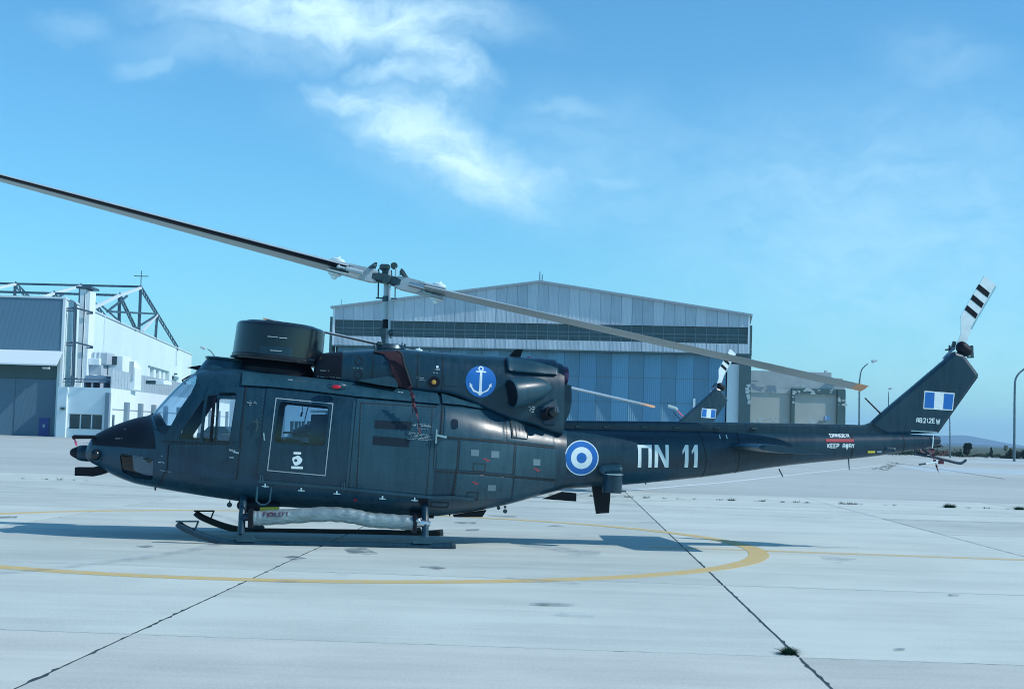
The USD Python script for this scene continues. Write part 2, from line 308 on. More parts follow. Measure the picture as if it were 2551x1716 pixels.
# --- fuselage
top = H(cB(192, 845, 200, 806, 240, 740, 300, 705, 400, 657, 480, 627, 600, 590, 710, 566, 790, 484, 870, 396, 950, 316, 1040, 244, 1095, 212, 1160, 197)
        + Dp(540, 839, 620, 851, 720, 862, 800, 871, 900, 884, 1005, 897, 1100, 922, 1160, 942, 1281, 973))
bot = H(cB(192, 925, 215, 948, 270, 978, 340, 1017, 400, 1050, 480, 1085, 600, 1125, 735, 1150, 900, 1180, 1100, 1212, 1330, 1245)
        + Dp(640, 1151, 700, 1154, 800, 1161, 900, 1169, 970, 1172, 1050, 1165, 1150, 1147, 1230, 1126, 1281, 1113))
def hx(px, py=1000): return H([(px*2551/2331, py*2551/2331)])[0][0]
x_end = hx(1281)
FUS = Loft(top, bot, [(hx(195), .20), (hx(230), .42), (hx(300), .68), (hx(360), .90), (hx(430), 1.08), (hx(520), 1.20), (hx(700), 1.24), (hx(960), 1.24), (hx(1060), 1.14), (hx(1180), .82), (hx(1281), .53), (hx(1300), .5)],
           [(hx(200), 2.2), (hx(340), 2.6), (hx(460), 2.9), (hx(600), 3.6), (hx(1000), 3.4), (hx(1281), 2.5)], [(hx(200), 2.1), (hx(400), 2.8), (hx(600), 3.3), (hx(1000), 3.2), (hx(1281), 2.4)],
           [(hx(200), .45), (hx(420), .40), (hx(1000), .44), (hx(1281), .5)], n=110, m=96, x1=x_end)
yS = -1.22
SQ = lambda *a: H(a[0], yS)
wind = Polygon(H(r2(60, 960, 100, 1005, 210, 1240, 395, 1330, 640, 885, 800, 650, 858, 500, 862, 400, 830, 300, 720, 230), -.6)).buffer(0)
quarter = rounded(SQ(r2(975, 690, 905, 1410, 530, 1390, 545, 1330)), .02)
doorwin = rounded(SQ(r2(1012, 690, 1185, 690, 1215, 640, 1470, 650, 1484, 690, 1375, 1455, 942, 1440)), .03)
cabwin = rounded(SQ(s5(365, 270, 1170, 355, 1095, 985, 275, 925)), .06)
chin = rounded(H(r1(1010, 730, 1480, 800, 1760, 850, 1725, 1290, 1300, 1250, 1060, 1130), -.85), .05)
shell = FUS.shell(-.03, 0.0)
for g in (quarter, doorwin, cabwin): shell = shell - mf(prism_xz(g, -3, 3))
shell = shell - mf(prism_xz(chin, -3, -.3)) - mf(prism_xz(chin, .3, 3)) - mf(prism_xz(wind, -3, -.045)) - mf(prism_xz(wind, .045, 3))
fus = part('fuselage', tm(shell), PAINT)
for g, nm, sd, mt in ((quarter, 'quarter_window', -1, PANE), (quarter, 'quarter_window', 1, PANE), (doorwin, 'door_window', -1, PANE), (doorwin, 'door_window', 1, PANE), (cabwin, 'cabin_window', -1, CABINPANE), (cabwin, 'cabin_window', 1, CABINPANE)):
    part(nm, FUS.skin(g, -.018, -.013, sd), mt)
for sd in (-1, 1):
    part('windshield', FUS.skin(wind, -.016, -.010, sd), TINTED); part('chin_window', FUS.skin(chin, -.016, -.010, sd), CHIN)
# interior
def inner(pts, y0, y1, m, nm, y=0.0, **k): return part(nm, prism_xz(P(pts, y), y0, y1), m, smooth=False, **k)
inner(Dp(485, 1080, 1000, 1095, 1000, 1112, 490, 1097), -.95, .95, INNER, 'cabin_floor')
inner(Dp(335, 968, 392, 968, 402, 985, 410, 1050, 350, 1040), -.62, .62, SEAT, 'instrument_panel')
inner(Dp(820, 905, 830, 905, 812, 1095, 802, 1095), -1.0, 1.0, INNER, 'rear_bulkhead')
for y in (-.95, .35):
    inner(Dp(505, 1020, 560, 1028, 556, 1075, 500, 1070), y, y+.5, SEAT, 'crew_seat'); inner(Dp(562, 905, 580, 905, 574, 1030, 553, 1028), y+.05, y+.45, SEAT, 'crew_seat_back')
inner(s5(885, 470, 1165, 470, 1110, 1000, 840, 1000), -1.02, -.95, SEAT, 'cabin_seat_back', -1.0)
inner(s5(870, 405, 1160, 405, 1160, 445, 880, 445), -1.06, -1.0, GREYU, 'seat_rail', -1.0)
inner(s5(410, 960, 440, 885, 530, 850, 640, 880, 760, 930, 760, 980), -.9, -.5, SEAT, 'kit_bag', -.7)
part('headset_cord', tube(spline([H3(p, -.6) for p in s5(840, 330, 800, 480, 780, 620, 870, 720)], 6), .008, 6), SEAM)
part('hanging_strap', [tube([H3(p, -.6) for p in s5(750, 300, 738, 430)], .006, 6), tube([H3(p, -.6) for p in s5(738, 430, 715, 505)], .016, 6)], SEAM)
for q in ((1600, 800), (1660, 860)): part('pedal', ball(H3(r1(*q)[0], -.45), .05, 2, (1, .4, 1)), GREYM)
# window frame strips
FR = lambda pts, w, nm, m=PAINT, o=(-.03, .004): part(nm, FUS.skin(line(SQ(pts), w), *o), m)
FR(r2(1165, 712, 1490, 722), .045, 'window_frame_bar'); FR(r2(1128, 705, 1075, 1440), .045, 'window_frame_bar', m=DARK); FR(r2(1183, 720, 1175, 1440), .012, 'window_frame_bar')
part('windshield_post', FUS.skin(line(H(r2(105, 1005, 225, 1240), -.7), .03), -.02, .006), PAINT)
FR(r2(850, 470, 800, 655, 640, 890, 400, 1335), .03, 'windshield_frame', o=(-.02, .008))
# black anti-glare nose and door panels, proud of the skin
nose_black = Polygon(H(cB(195, 770, 240, 700, 400, 630, 600, 560, 715, 545, 725, 590, 770, 770, 775, 840, 620, 835, 440, 822, 215, 812), -.5)).buffer(0)
part('nose_antiglare_panel', FUS.skin(nose_black, -.001, .003, 0), DARK)
def panel(nm, pts, m=PAINT, o=.008, r=.02, inset=.006, cut=(), y=yS, **k):
    g = rounded(H(pts, y), r).buffer(-inset)
    for c in cut: g = g.difference(c.buffer(.012))
    return part(nm, FUS.skin(g, -.002, o), m, **k)
crew_door = panel('crew_door', r2(1010, 520, 1625, 545, 1590, 800, 1540, 1440, 1500, 1440, 900, 1470, 880, 1440, 960, 690), cut=(doorwin,), o=.010)
low = panel('crew_door_lower_panel', cB(838, 806, 1345, 806, 1430, 830, 1395, 1090, 1200, 1085, 830, 1015), o=.009)
cabin_door = panel('cabin_door', cD(350, 85, 1100, 165, 1030, 935, 275, 880), cut=(cabwin,), o=.014)
cargo_door = panel('cargo_door', cD(1120, 172, 1843, 236, 1762, 1005, 1050, 942), o=.008, m=PAINT2)
part('door_track_strip', FUS.skin(line(SQ(cD(1100, 215, 1036, 940)), .035), 0, .018), PAINT2)
part('roof_rail', FUS.skin(Polygon(SQ(r4(-1090, 500, -560, 535, 0, 585, 640, 655, 1300, 745, 2290, 850, 2300, 1060, 840, 925, 0, 822, -560, 768, -1090, 735))), 0, .028), PAINT2)
part('roof_rail', FUS.skin(Polygon(SQ(cE(330, 492, 665, 600, 660, 618, 500, 590, 330, 575))), 0, .03), PAINT2)
part('floor_rail', FUS.skin(line(SQ(cD(275, 882, 1035, 945, 1780, 1022) + cE(420, 1315, 585, 1336)), .045), 0, .026), PAINT2)
for pts in (cE(335, 600, 660, 625, 815, 690, 820, 875, 455, 848, 318, 838), cE(830, 695, 1235, 800, 1240, 922, 905, 886, 830, 878), cE(455, 868, 893, 898, 880, 1135, 438, 1098),
            cE(908, 902, 1240, 935, 1248, 1180, 893, 1148), cE(425, 1118, 880, 1160, 870, 1330, 600, 1330, 408, 1300), cE(890, 1165, 1245, 1195, 1235, 1250, 1000, 1335, 885, 1350), cE(318, 865, 440, 870, 425, 1095, 262, 1090, 270, 890)):
    panel('skin_panel', pts, m=PAINT2, o=.006, y=-1.05)
part('escape_panel_outline', FUS.skin(Polygon(SQ(cD(435, 175, 918, 222, 852, 832, 363, 788))).exterior.buffer(.0055), .012, .018), GREYM)
# slots of the cargo door: flat patches with the recess shadow in their colour
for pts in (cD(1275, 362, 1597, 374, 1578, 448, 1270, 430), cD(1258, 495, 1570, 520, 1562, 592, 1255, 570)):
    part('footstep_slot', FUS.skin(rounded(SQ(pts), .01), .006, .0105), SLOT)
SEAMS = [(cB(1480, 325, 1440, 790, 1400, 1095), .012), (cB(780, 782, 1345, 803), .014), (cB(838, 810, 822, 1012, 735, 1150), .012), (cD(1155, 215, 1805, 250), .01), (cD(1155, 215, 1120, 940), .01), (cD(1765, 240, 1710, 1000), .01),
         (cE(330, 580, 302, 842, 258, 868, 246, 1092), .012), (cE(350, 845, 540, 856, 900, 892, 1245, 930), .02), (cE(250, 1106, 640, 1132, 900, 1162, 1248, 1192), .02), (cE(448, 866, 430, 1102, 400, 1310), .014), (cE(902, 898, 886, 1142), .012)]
for pts, w in SEAMS: part('panel_seam', FUS.skin(line(H(pts, -1.15), w), .0, .0118 if pts[0][0] < 1000 else .0095), SEAM)  # raised dark strips, coloured as the shade in the panel gaps
part('side_port', FUS.skin(rounded(H(cE(385, 700, 441, 702, 441, 780, 385, 778), -1.1), .04), .004, .012), GLOSSBLACK)
lou = part('louvre_panel', FUS.skin(rounded(H(cE(862, 680, 1000, 722, 1000, 858, 868, 848), -.95), .01), .004, .02), PAINT2)
for a in (870, 900, 930, 958, 992): part('louvre_slot', FUS.skin(line(H(cE(a, 700 if a < 920 else 725, a+6, 850 if a < 910 or a > 980 else 795), -.95), .018), .015, .0215), SEAM, parent=lou)
for a, b, c, d in ((540, 938, 604, 990), (703, 950, 768, 1005), (1050, 1016, 1110, 1070), (678, 1216, 744, 1266)):
    part('access_plate', FUS.skin(Polygon(H(cE(a, b, c, b+4, c-2, d, a-2, d-3), -1.05)), .004, .010), PLATE)
for a, b in ((663, 1020), (1082, 1103), (575, 1200)):
    part('red_marking', FUS.skin(unary_union([line(H(cE(a-28, b-8, a-5, b-10, a+8, b+6), -1.05), .012), line(H(cE(a-5, b+8, a+28, b+4), -1.05), .012)]), .004, .0085), REDP)
for a, b, c, d in ((560, 1045, 655, 1108), (515, 1270, 602, 1335)):
    part('access_hatch', FUS.skin(Polygon(H(cE(a, b, c, b+8, c-4, d, a-4, d-6), -1.05)).exterior.buffer(.006), .004, .0085), SEAM)
def stencil(rows, y, L=None, m=STENC, nm='stencil', o=(.004, .0135)):
    """rows of short painted strokes too small to read: (points of the row's line, height)"""
    L = L or FUS; gs = []
    for pts, h in rows:
        ln = LineString(H(pts, y)); k = max(2, int(ln.length/.013))
        for i in range(k):
            if rng.random() < .30: continue
            a, b = ln.interpolate((i+rng.uniform(.05, .3))/k, True), ln.interpolate((i+rng.uniform(.7, 1.0))/k, True); dz = rng.uniform(-.12, .12)*h
            gs.append(affinity.translate(LineString([a, b]).buffer(h*.38*rng.uniform(.55, 1.0), cap_style=2), 0, dz))
    return part(nm, L.skin(unary_union(gs), *o), m)
stencil([(cD(185, 212, 268, 220), .014), (cD(210, 203, 262, 206), .012), (cD(205, 230, 240, 233), .012)], yS)
stencil([(cD(338, 437, 378, 440), .028), (cD(345, 466, 368, 468), .014)], yS); stencil([(cD(318, 555, 362, 560), .028), (cD(345, 586, 370, 588), .014)], yS)
stencil([(cD(30, 615, 88, 622), .035), (cD(35, 678, 75, 682), .032)], yS)
stencil([(cD(1595, 405, 1750, 418), .02), (cD(1615, 396, 1735, 402), .014), (cD(1620, 432, 1725, 437), .01)], yS); stencil([(cD(1550, 465+i*14, 1740+i*8, 485+i*12), .014) for i in range(5)], yS)
stencil([(cD(530, 10, 570, 16), .02)], yS, o=(.02, .032)); stencil([(cD(1480, 117, 1520, 124), .022)], yS, o=(.02, .032))
stencil([(r1(1860, 780, 1950, 790), .02), (r1(1820, 910, 1975, 925), .025), (r1(1860, 1080, 2100, 1115), .014)], -1.0); stencil([(r1(930, 430, 1090, 428), .014)], -.7, o=(.002, .006)); stencil([(r1(1140, 238, 1185, 240), .016)], -.6, o=(.002, .006))
for a, b in ((343, 922), (650, 958), (952, 985), (1341, 1028), (1615, 1042)):
    part('tie_down_mark', FUS.skin(unary_union([line(SQ(cD(a-30, b+2, a+28, b+6)), .012), line(SQ(cD(a, b-22, a-2, b+10)), .02)]), 0, .012), WHITE)
s1 = part('sticker', FUS.skin(Polygon(SQ(s5(600, 1078, 722, 1085, 718, 1122, 598, 1116))), .012, .017), WHITE)
pat = [H(s5(655+78*math.cos(t)*(1+.12*math.cos(3*t+1)), 1220+78*math.sin(t)*(1+.1*math.sin(4*t))), yS)[0] for t in np.linspace(0, 6.28, 24)[:-1]]
part('sticker', FUS.skin(Polygon(pat).difference(Point(H(s5(632, 1218), yS)[0]).buffer(.022)), .012, .017), WHITE); part('sticker', FUS.skin(Polygon(SQ(s5(560, 1312, 752, 1318, 750, 1358, 558, 1352))), .012, .017), WHITE)
for pts in (cD(300, 885, 305, 825, 318, 825, 325, 882), cD(990, 950, 1003, 890, 1012, 890, 1020, 948)): part('grab_loop', tube([H3(p, -1.27) for p in pts], .008, 6), PAINT2)
part('step_frame', tube([H3(p, -1.26) for p in cD(275, 925, 268, 1050, 300, 1078, 345, 1080, 380, 1050, 395, 930)], .014, 8), PAINT2)
part('door_handle', [beam(H3(cD(1800, 440)[0], -1.27), H3(cD(1792, 560)[0], -1.27), .03, .02), beam(H3(cD(1800, 490)[0], -1.29), H3(cD(1885, 508)[0], -1.29), .035, .03)], STEEL)
part('door_handle', [beam(H3(cD(240, 375)[0], -1.25), H3(cD(300, 380)[0], -1.25), .02), tube([H3(p, -1.25) for p in cD(268, 350, 275, 420, 265, 460)], .012, 6)], DKSTEEL); part('door_handle', [beam(H3(cD(330, 470)[0], -1.26), H3(cD(338, 535)[0], -1.26), .018)], STEEL)
part('door_handle', [beam(H3(cD(70, 630)[0], -1.26), H3(cD(120, 642)[0], -1.26), .02)], STEEL)
RIVET = mat('rivet_heads', (.045, .11, .14), .35)
def ysurf(L, x, z):
    zt, zb, w = float(L.t(x)), float(L.b(x)), float(L.w(x)); zm = zb+(zt-zb)*L.zc(x); up = z >= zm; n_ = L.nu(x) if up else L.nl(x); k = min(abs(z-zm)/((zt-zm) if up else (zm-zb)), .999); return -w*(1-k**n_)**(1/n_)
def rivets(L, lines, y, off, step=.055):
    V, F = [], []
    for pts in lines:
        ln = LineString(H(pts, y)); k = int(ln.length/step)
        for i in range(k):
            c = ln.interpolate((i+.5)*step); x, z = c.x, c.y; yy = ysurf(L, x, z)-off; b = len(V)
            V += [[x+.006*math.cos(t), yy, z+.006*math.sin(t)] for t in np.arange(6)*math.pi/3] + [[x, yy-.003, z]]; F += [[b+j, b+(j+1) % 6, b+6] for j in range(6)]
    t = trimesh.Trimesh(np.array(V), np.array(F), process=False)
    return obj('rivets', t, RIVET, heli, kind='stuff')
rivets(FUS, [cD(1165, 225, 1130, 935), cD(1175, 230, 1795, 262), cD(1600, 262, 1570, 590), cD(1590, 700, 1580, 960), cD(1120, 690, 1760, 720), cD(1060, 925, 1740, 985), cB(845, 820, 1335, 818), cB(1425, 840, 1390, 1080), cB(1010, 1085, 1420, 1120), cB(950, 1060, 1400, 1095), cD(330, 110, 280, 860), cD(360, 100, 1090, 180), cD(1100, 190, 1075, 480)], yS, .0125)
rivets(FUS, [cE(460, 880, 885, 910), cE(440, 1090, 870, 1128), cE(915, 915, 1235, 945), cE(905, 1145, 1240, 1178), cE(330, 620, 312, 835), cE(345, 605, 650, 640), cE(830, 700, 835, 870), cE(260, 1120, 420, 1130), cE(425, 1130, 405, 1300), cE(880, 1175, 865, 1330)], -1.05, .0085)
# --- nose furniture
ax0, ax1 = H3(r1(450, 738)[0]), H3(r1(45, 712)[0]); axd = (ax1-ax0)/np.linalg.norm(ax1-ax0)
nosecone = part('nose_sensor', lathe([(.02, -.05), (.118, -.03), (.122, .06), (.118, .13), (.105, .175)], 28, ax0, axd), PAINT)
part('sensor_tip', lathe([(.100, .17), (.088, .20), (.072, .235), (.058, .262), (.040, .283), (.015, .294), (0, .296)], 24, ax0, axd), DARK, parent=nosecone)
lh = part('sensor_housing', cone(H3(r1(800, 800)[0], -.20), H3(r1(585, 775)[0], -.44), .105, .100, 24), PAINT2); part('sensor_dome', ball(H3(r1(560, 765)[0], -.45), .085, 3), GLOSSBLACK, parent=lh)
pit = part('pitot_tube', [cone(H3(r1(545, 398)[0], -.28), H3(r1(120, 395)[0], -.28), .026, .030, 12), ball(H3(r1(118, 402)[0], -.28), .030)], DARK)
part('chin_antenna', prism_xz(rounded(H(r1(170, 1015, 470, 1020, 600, 1003, 850, 1120, 640, 1185, 540, 1205, 160, 1185)), .008), -.13, .13), DARK, smooth=30)
for q0, q1, y in ((cB(738, 1150), cB(742, 1180), -.2),): part('drain_mast', cone(H3(q0[0], y), H3(q1[0], y), .012), DARK)
part('ring_eye', [lathe([(.030+.008*math.cos(a), .008*math.sin(a)) for a in np.linspace(0, 6.28, 9)], 20, H3(cM(1000, 215)[0], -.5), (0, 1, 0)), beam(H3(cM(1005, 150)[0], -.5), H3(cM(1003, 190)[0], -.5), .02)], DKSTEEL)
part('wire_cutter', prism_xz(P(r2(690, 232, 900, 195, 1010, 210, 1000, 260, 865, 275)), -.035, .035), DARK, smooth=False)
part('wiper', [tube([H3(p, -.35) for p in r2(610, 440, 720, 375, 850, 320)], .012, 6), tube([H3(p, -.35) for p in r2(612, 440, 672, 500)], .014, 6)], SEAM)
rf = part('roof_fairing', lathe([(.02, -.16), (.50, -.15), (.42, -.04), (.335, .10), (.32, .125), (.31, .135)], 40, H3(r2(1345, 260)[0]), (.08, 0, 1)), PAINT2)
part('fairing_cap', lathe([(.02, .13), (.335, .13), (.345, .14), (.345, .155), (.32, .165), (0, .168)], 40, H3(r2(1345, 260)[0]), (.08, 0, 1)), PAINT, parent=rf)
# radar drum
dc = H3(Dp(636, 782)[0]); dax = np.array([.075, 0, 1.0])
drum = part('radar_drum', lathe([(.02, -.30), (.64, -.30), (.685, -.275), (.690, -.22), (.675, -.20), (.665, .21), (.655, .25), (.62, .275), (.54, .285), (.52, .300), (.02, .305)], 72, dc, dax), GLOSSBLACK)
part('drum_rim', lathe([(.60, -.30), (.705, -.285), (.71, -.262), (.68, -.245), (.60, -.245)], 72, dc, dax), GLOSSBLACK, parent=drum)
part('drum_pedestal', lathe([(.02, -.62), (.56, -.60), (.58, -.40), (.50, -.29), (.02, -.28)], 48, dc, dax), DARK)
def on_drum(pts, m, nm, r=.672, h=None, parent=drum):
    """thin curved plate on the drum's side over picture points"""
    g = Polygon(H(pts, -.6)) if h is None else line(H(pts, -.6), h)
    ring = mf(lathe([(r-.004, -.25), (r+.006, -.25), (r+.006, .2), (r-.004, .2), (r-.004, -.25)], 96, dc, dax)) if False else mf(lathe([(.02, -.25), (r+.006, -.25), (r+.003, .2), (.02, .2)], 96, dc, dax))
    return part(nm, tm(mf(prism_xz(g, -2, -.1)) ^ ring), m, parent=parent)
on_drum(cC(340, 870, 660, 885, 650, 1010, 335, 1000), PAINT, 'drum_hatch', r=.674); 
for pts, h in ((cC(420, 778, 520, 788), .018), (cC(535, 792, 610, 797), .02), (cC(445, 914, 560, 922), .018)):
    ln = H(pts, -.6); k = int(math.dist(*ln)/.03)
    on_drum(pts, STENC, 'drum_stencil', r=.680, h=h*.55)
# --- engine cowling
ctop = H(r4(163, 470, 172, 390, 195, 320, 235, 262, 300, 216, 380, 205, 620, 182, 900, 165, 1180, 148, 1400, 138, 1600, 140, 1900, 165, 2318, 200) + cK(1500, 842, 1900, 872) + cE(830, 236, 1100, 252, 1225, 264, 1240, 268))
cbot = H(r4(163, 640, 640, 720, 1300, 800, 1900, 880) + cK(1250, 1260) + cE(665, 660, 820, 720, 1000, 760, 1100, 800, 1240, 830))
cx0 = ctop[0][0]; cx1 = H(cE(1238, 300))[0][0]
COW = Loft(ctop, cbot, [(cx0-.1, .50), (cx0+.1, .56), (hx(860), .68), (hx(1000), .72), (hx(1180), .70), (hx(1240), .62), (hx(1300), .52)], 2.9, 8.0, .35, n=80, m=72, x0=cx0, x1=cx1)
part('engine_cowling', COW.mesh(), PAINT, smooth=40)
yC = -.68
part('intake_black_panel', COW.skin(Polygon(H(r4(120, 100, 640, 100, 610, 660, 120, 620), -.55)), -.001, .004, 0), DARK)
for pts in (r4(640, 190, 612, 640), r4(1185, 160, 1160, 330, 1150, 640), cK(1255, 830, 1235, 1215), cK(1908, 880, 1905, 1080), cK(1000, 810, 985, 1190)): part('cowling_seam', COW.skin(line(H(pts, yC), .012), 0, .005), SEAM)
for c, rr in ((r4(918, 330), .055), (r4(905, 565), .055)): part('cowling_ring', COW.skin(Point(H(c, yC)[0]).buffer(rr).exterior.buffer(.008), 0, .006), SEAM)
part('cowling_hatch', COW.skin(rounded(H(cK(1265, 1050, 1412, 1065, 1408, 1165, 1260, 1155), yC), .01), 0, .008), PAINT); 
fp = part('filler_port', COW.skin(Point(H(cK(1160, 1122), yC)[0]).buffer(.085), 0, .02), DARK); part('filler_cap', lathe([(.012, 0), (.034, 0), (.034, .03), (.012, .035)], 20, H3(cK(1158, 1122)[0], yC-.03), (0, -1, 0)), AMBER, parent=fp)
for rows in ([(r4(820, 452, 975, 462), .014)], [(r4(230, 490, 410, 495), .012)], [(r4(205, 592, 600, 618), .012)], [(cK(980, 1075, 1075, 1082), .02), (cK(1000, 1095, 1070, 1105), .016)], [(cK(1165, 990, 1215, 995), .03), (cK(1152, 1024, 1225, 1034), .025)]): stencil(rows, yC, COW, o=(0, .008))
part('stencil', COW.skin(Polygon(H(cK(1182, 952, 1206, 955, 1204, 978, 1180, 975), yC)), 0, .008), WHITE)
# emblem: white anchor on a blue disc
ec = (1640, 1115); disc = Polygon(H(cK(*sum([[ec[0]+157*math.cos(t), ec[1]+162*math.sin(t)] for t in np.linspace(0, 6.283, 60)[:-1]], [])), yC))
em = part('emblem_disc', COW.skin(disc, 0, .006), ROYAL)
A = lambda *p: H(cK(*p), yC)
fl = A(1525, 1125, 1553, 1155, 1546, 1162, 1570, 1200, 1610, 1220, 1618, 1215, 1632, 1020, 1655, 1020, 1648, 1218, 1662, 1222, 1705, 1198, 1728, 1165, 1718, 1158, 1748, 1132, 1748, 1178, 1738, 1170, 1712, 1212, 1660, 1236, 1628, 1262, 1602, 1234, 1560, 1218, 1532, 1170, 1524, 1172)
anch = unary_union([Polygon(fl).buffer(0), line(A(1592, 1012, 1695, 1018), .020), Polygon(A(*sum([[1644+27*math.cos(t), 984+27*math.sin(t)] for t in np.linspace(0, 6.283, 30)[:-1]], []))).difference(Polygon(A(*sum([[1644+15*math.cos(t), 984+15*math.sin(t)] for t in np.linspace(0, 6.283, 30)[:-1]], []))))])
part('anchor', COW.skin(anch, .004, .009), WHITE, parent=em)
part('exhaust_lobe', COW.skin(rounded(H(cE(832, 200, 1238, 200, 1236, 352, 1120, 350, 900, 335, 832, 320), -.66), .03), -.005, .045), PAINT2, smooth=60)
# exhaust, scoop, aft fairing
nz0, nz1 = H3(cE(1205, 362)[0]), H3(cE(1296, 368)[0])
part('exhaust_fairing', tm(mf(trimesh.Trimesh(*(lambda t: (t.vertices*np.array([1, 2.0, 1]), t.faces))(cone(H3(cE(800, 312)[0]), nz0+[.04, 0, 0], .17, .165, 40))))), PAINT2)
nz = lathe([(.02, .06), (.12, .06), (.13, .14), (.152, .16), (.160, .12), (.160, 0), (.02, 0)], 40, nz0, nz1-nz0); nz.vertices[:, 1] *= 2.0
part('exhaust_nozzle', nz, PLUM)
s0, s1_ = H3(r5(735, 780)[0], -.85), H3(r5(1570, 640)[0], -.57)
sc = lathe([(.02, .10), (.195, .08), (.200, -.01), (.215, -.015), (.222, .02), (.215, .12), (.195, .32), (.15, .52), (.09, .64), (.02, .68)], 36, s0, s1_-s0)
scoop = part('air_scoop', sc, PAINT2); part('scoop_mouth', lathe([(.02, .012), (.199, .008), (.198, .03), (.02, .035)], 36, s0, s1_-s0), DARK, parent=scoop)  # black disc closes the mouth; shade of the hollow is its colour
fa = m3.Manifold.batch_hull([m3.Manifold.sphere(r_, 24).translate([float(v) for v in H3(q, y_)]) for q, y_, r_ in ((r5(1180, 1150)[0], -.60, .05), (r5(1560, 960)[0], -.64, .05), (r5(1560, 1330)[0], -.66, .06), (r5(1600, 1150)[0], -.74, .06), (r5(1400, 1330)[0], -.62, .06), (r5(1380, 1080)[0], -.74, .06))])
part('aft_fairing', tm(fa), PAINT); ah = part('sensor_housing', cone(H3(r5(1380, 1180)[0], -.70), H3(r5(1500, 1160)[0], -.79), .105, .095, 24), DARK); part('sensor_dome', ball(H3(r5(1545, 1145)[0], -.80), .078, 3), GLOSSBLACK, parent=ah)
part('engine_rear_wall', prism_xz(P(cE(1225, 430, 1298, 445, 1300, 570, 1285, 650, 1255, 722, 1225, 770)), -.40, .40), PAINT, smooth=False)
stencil([(r5(1060, 1045, 1180, 1050), .03), (r5(1075, 1080, 1185, 1085), .022), (r5(1055, 1112, 1195, 1116), .018), (r5(1080, 1145, 1170, 1150), .022)], -.62, COW, o=(0, .012))
part('blade_antenna', prism_xz(P(cE(815, 240, 885, 160, 950, 158, 918, 245)), -.025, .025), DARK, smooth=False)
part('beacon', lathe([(.01, -.02), (.05, -.02), (.052, .02), (.04, .045), (.01, .055)], 20, H3(cE(993, 240)[0]), (0, 0, 1)), REDLAMP)
nl = part('navigation_light', ball(H3(r4(520, 765)[0], -1.20), .09, 3, (1.9, .9, .75)), PAINT2); nl_m = ball((0, 0, 0), .04, 3, (1.7, .7, .7)); 
# ball() scales about the origin, so re-place both pieces
for pth, msh in ((nl, (ball((0, 0, 0), .085, 3, (1.75, .8, .75)), H3(r4(540, 760)[0], -1.22))),):
    msh[0].apply_translation(msh[1]); UsdGeom.Mesh(pth).GetPointsAttr().Set([Gf.Vec3f(*map(float, v)) for v in usdkit.meshkit.arrays(msh[0], 35)[0]]); 
nl_m.apply_translation(H3(r4(530, 775)[0], -1.285)); part('red_lens', nl_m, REDLAMP, parent=nl)
part('roof_step_fairing', COW.skin(Polygon(H(r4(870, 670, 1300, 615, 1420, 600, 1520, 640, 1565, 730, 1570, 790, 1280, 750), -.72)), 0, .22), PAINT2)
# --- tail boom, spine, fin
bt = H(Dp(1272, 974, 1400, 977, 1600, 980, 1827, 984, 2000, 987, 2095, 989, 2134, 992)); bb = H(Dp(1272, 1114, 1281, 1113, 1420, 1103, 1600, 1085, 1800, 1058, 1990, 1038, 2080, 1024, 2120, 1017, 2134, 1014))
BOOM = Loft(bt, bb, [(hx(1260), .54), (hx(1420), .47), (hx(1700), .34), (hx(2000), .19), (hx(2140), .13)], 2.5, 2.3, .52, n=70, m=64)
part('tail_boom', BOOM.mesh(), PAINT, smooth=40)
rivets(BOOM, [cG(20, 300, 20, 780), cG(60, 285, 1330, 300), cG(1345, 300, 1385, 730), cG(1375, 300, 1700, 305), cG(1400, 560, 1710, 560), cH(5, 1225, 380, 1232), cH(395, 1235, 760, 1240)], -.4, .0045)
part('boom_joint_ring', BOOM.skin(line(H(cE(1248, 770, 1256, 1190, 1246, 1265), -.5), .03), 0, .008, 0), PAINT2)
spn = H(Dp(1278, 957, 1600, 960, 1968, 967)); spb = H(Dp(1278, 990, 1600, 992, 1968, 998))
SPI = Loft(spn, spb, [(spn[0][0]-.1, .14), (spn[-1][0]+.1, .12)], 5, 5, .5, n=20, m=40); part('spine_cover', SPI.mesh(), PAINT, smooth=40)
for a in (60, 330, 700, 1010, 1400, 1760): part('spine_clip', bevel_box(*(lambda p: (p[0]-.05, p[0]+.05, -.165, -.13, p[2]-.02, p[2]+.015))(H3(cG(100+a, 240+a*.012)[0], -.15)), .006), DKSTEEL)
for pts in (cG(1340, 270, 1400, 560, 1390, 740), cG(1720, 300, 1725, 700), cH(390, 1210, 385, 1400), cH(770, 1215, 775, 1370)): part('boom_seam', BOOM.skin(line(H(pts, -.38), .012), 0, .004), SEAM)
for a in (1545, 1612): part('stencil', BOOM.skin(line(H(cG(a, 320, a, 360), -.4), .012), 0, .005), WHITE)
def bpoly(shape, m, nm, y, o=(0, .005), L=None, parent=None): return part(nm, (L or BOOM).skin(shape, *o), m, parent=parent)
def ring_poly(f, c, rx, ry, y): return Polygon(H(f(*sum([[c[0]+rx*math.cos(t), c[1]+ry*math.sin(t)] for t in np.linspace(0, 6.283, 64)[:-1]], [])), y))
yb = -.50
R = [ring_poly(cG, (188, 545), 166*k, 170*k, yb) for k in (1, .945, .625, .30)]
ro = part('roundel', BOOM.skin(R[0].difference(R[1]), -.002, .006), WHITE); part('blue_ring', BOOM.skin(R[1].difference(R[2]), -.002, .006), ROYAL, parent=ro); part('white_ring', BOOM.skin(R[2].difference(R[3]), -.002, .006), WHITE, parent=ro); part('blue_centre', BOOM.skin(R[3], -.002, .006), ROYAL, parent=ro)
def strokes(f, y, w, *runs): return unary_union([LineString(H(f(*r), y)).buffer(w/2, cap_style=2, join_style=2) for r in runs])
wn = .052
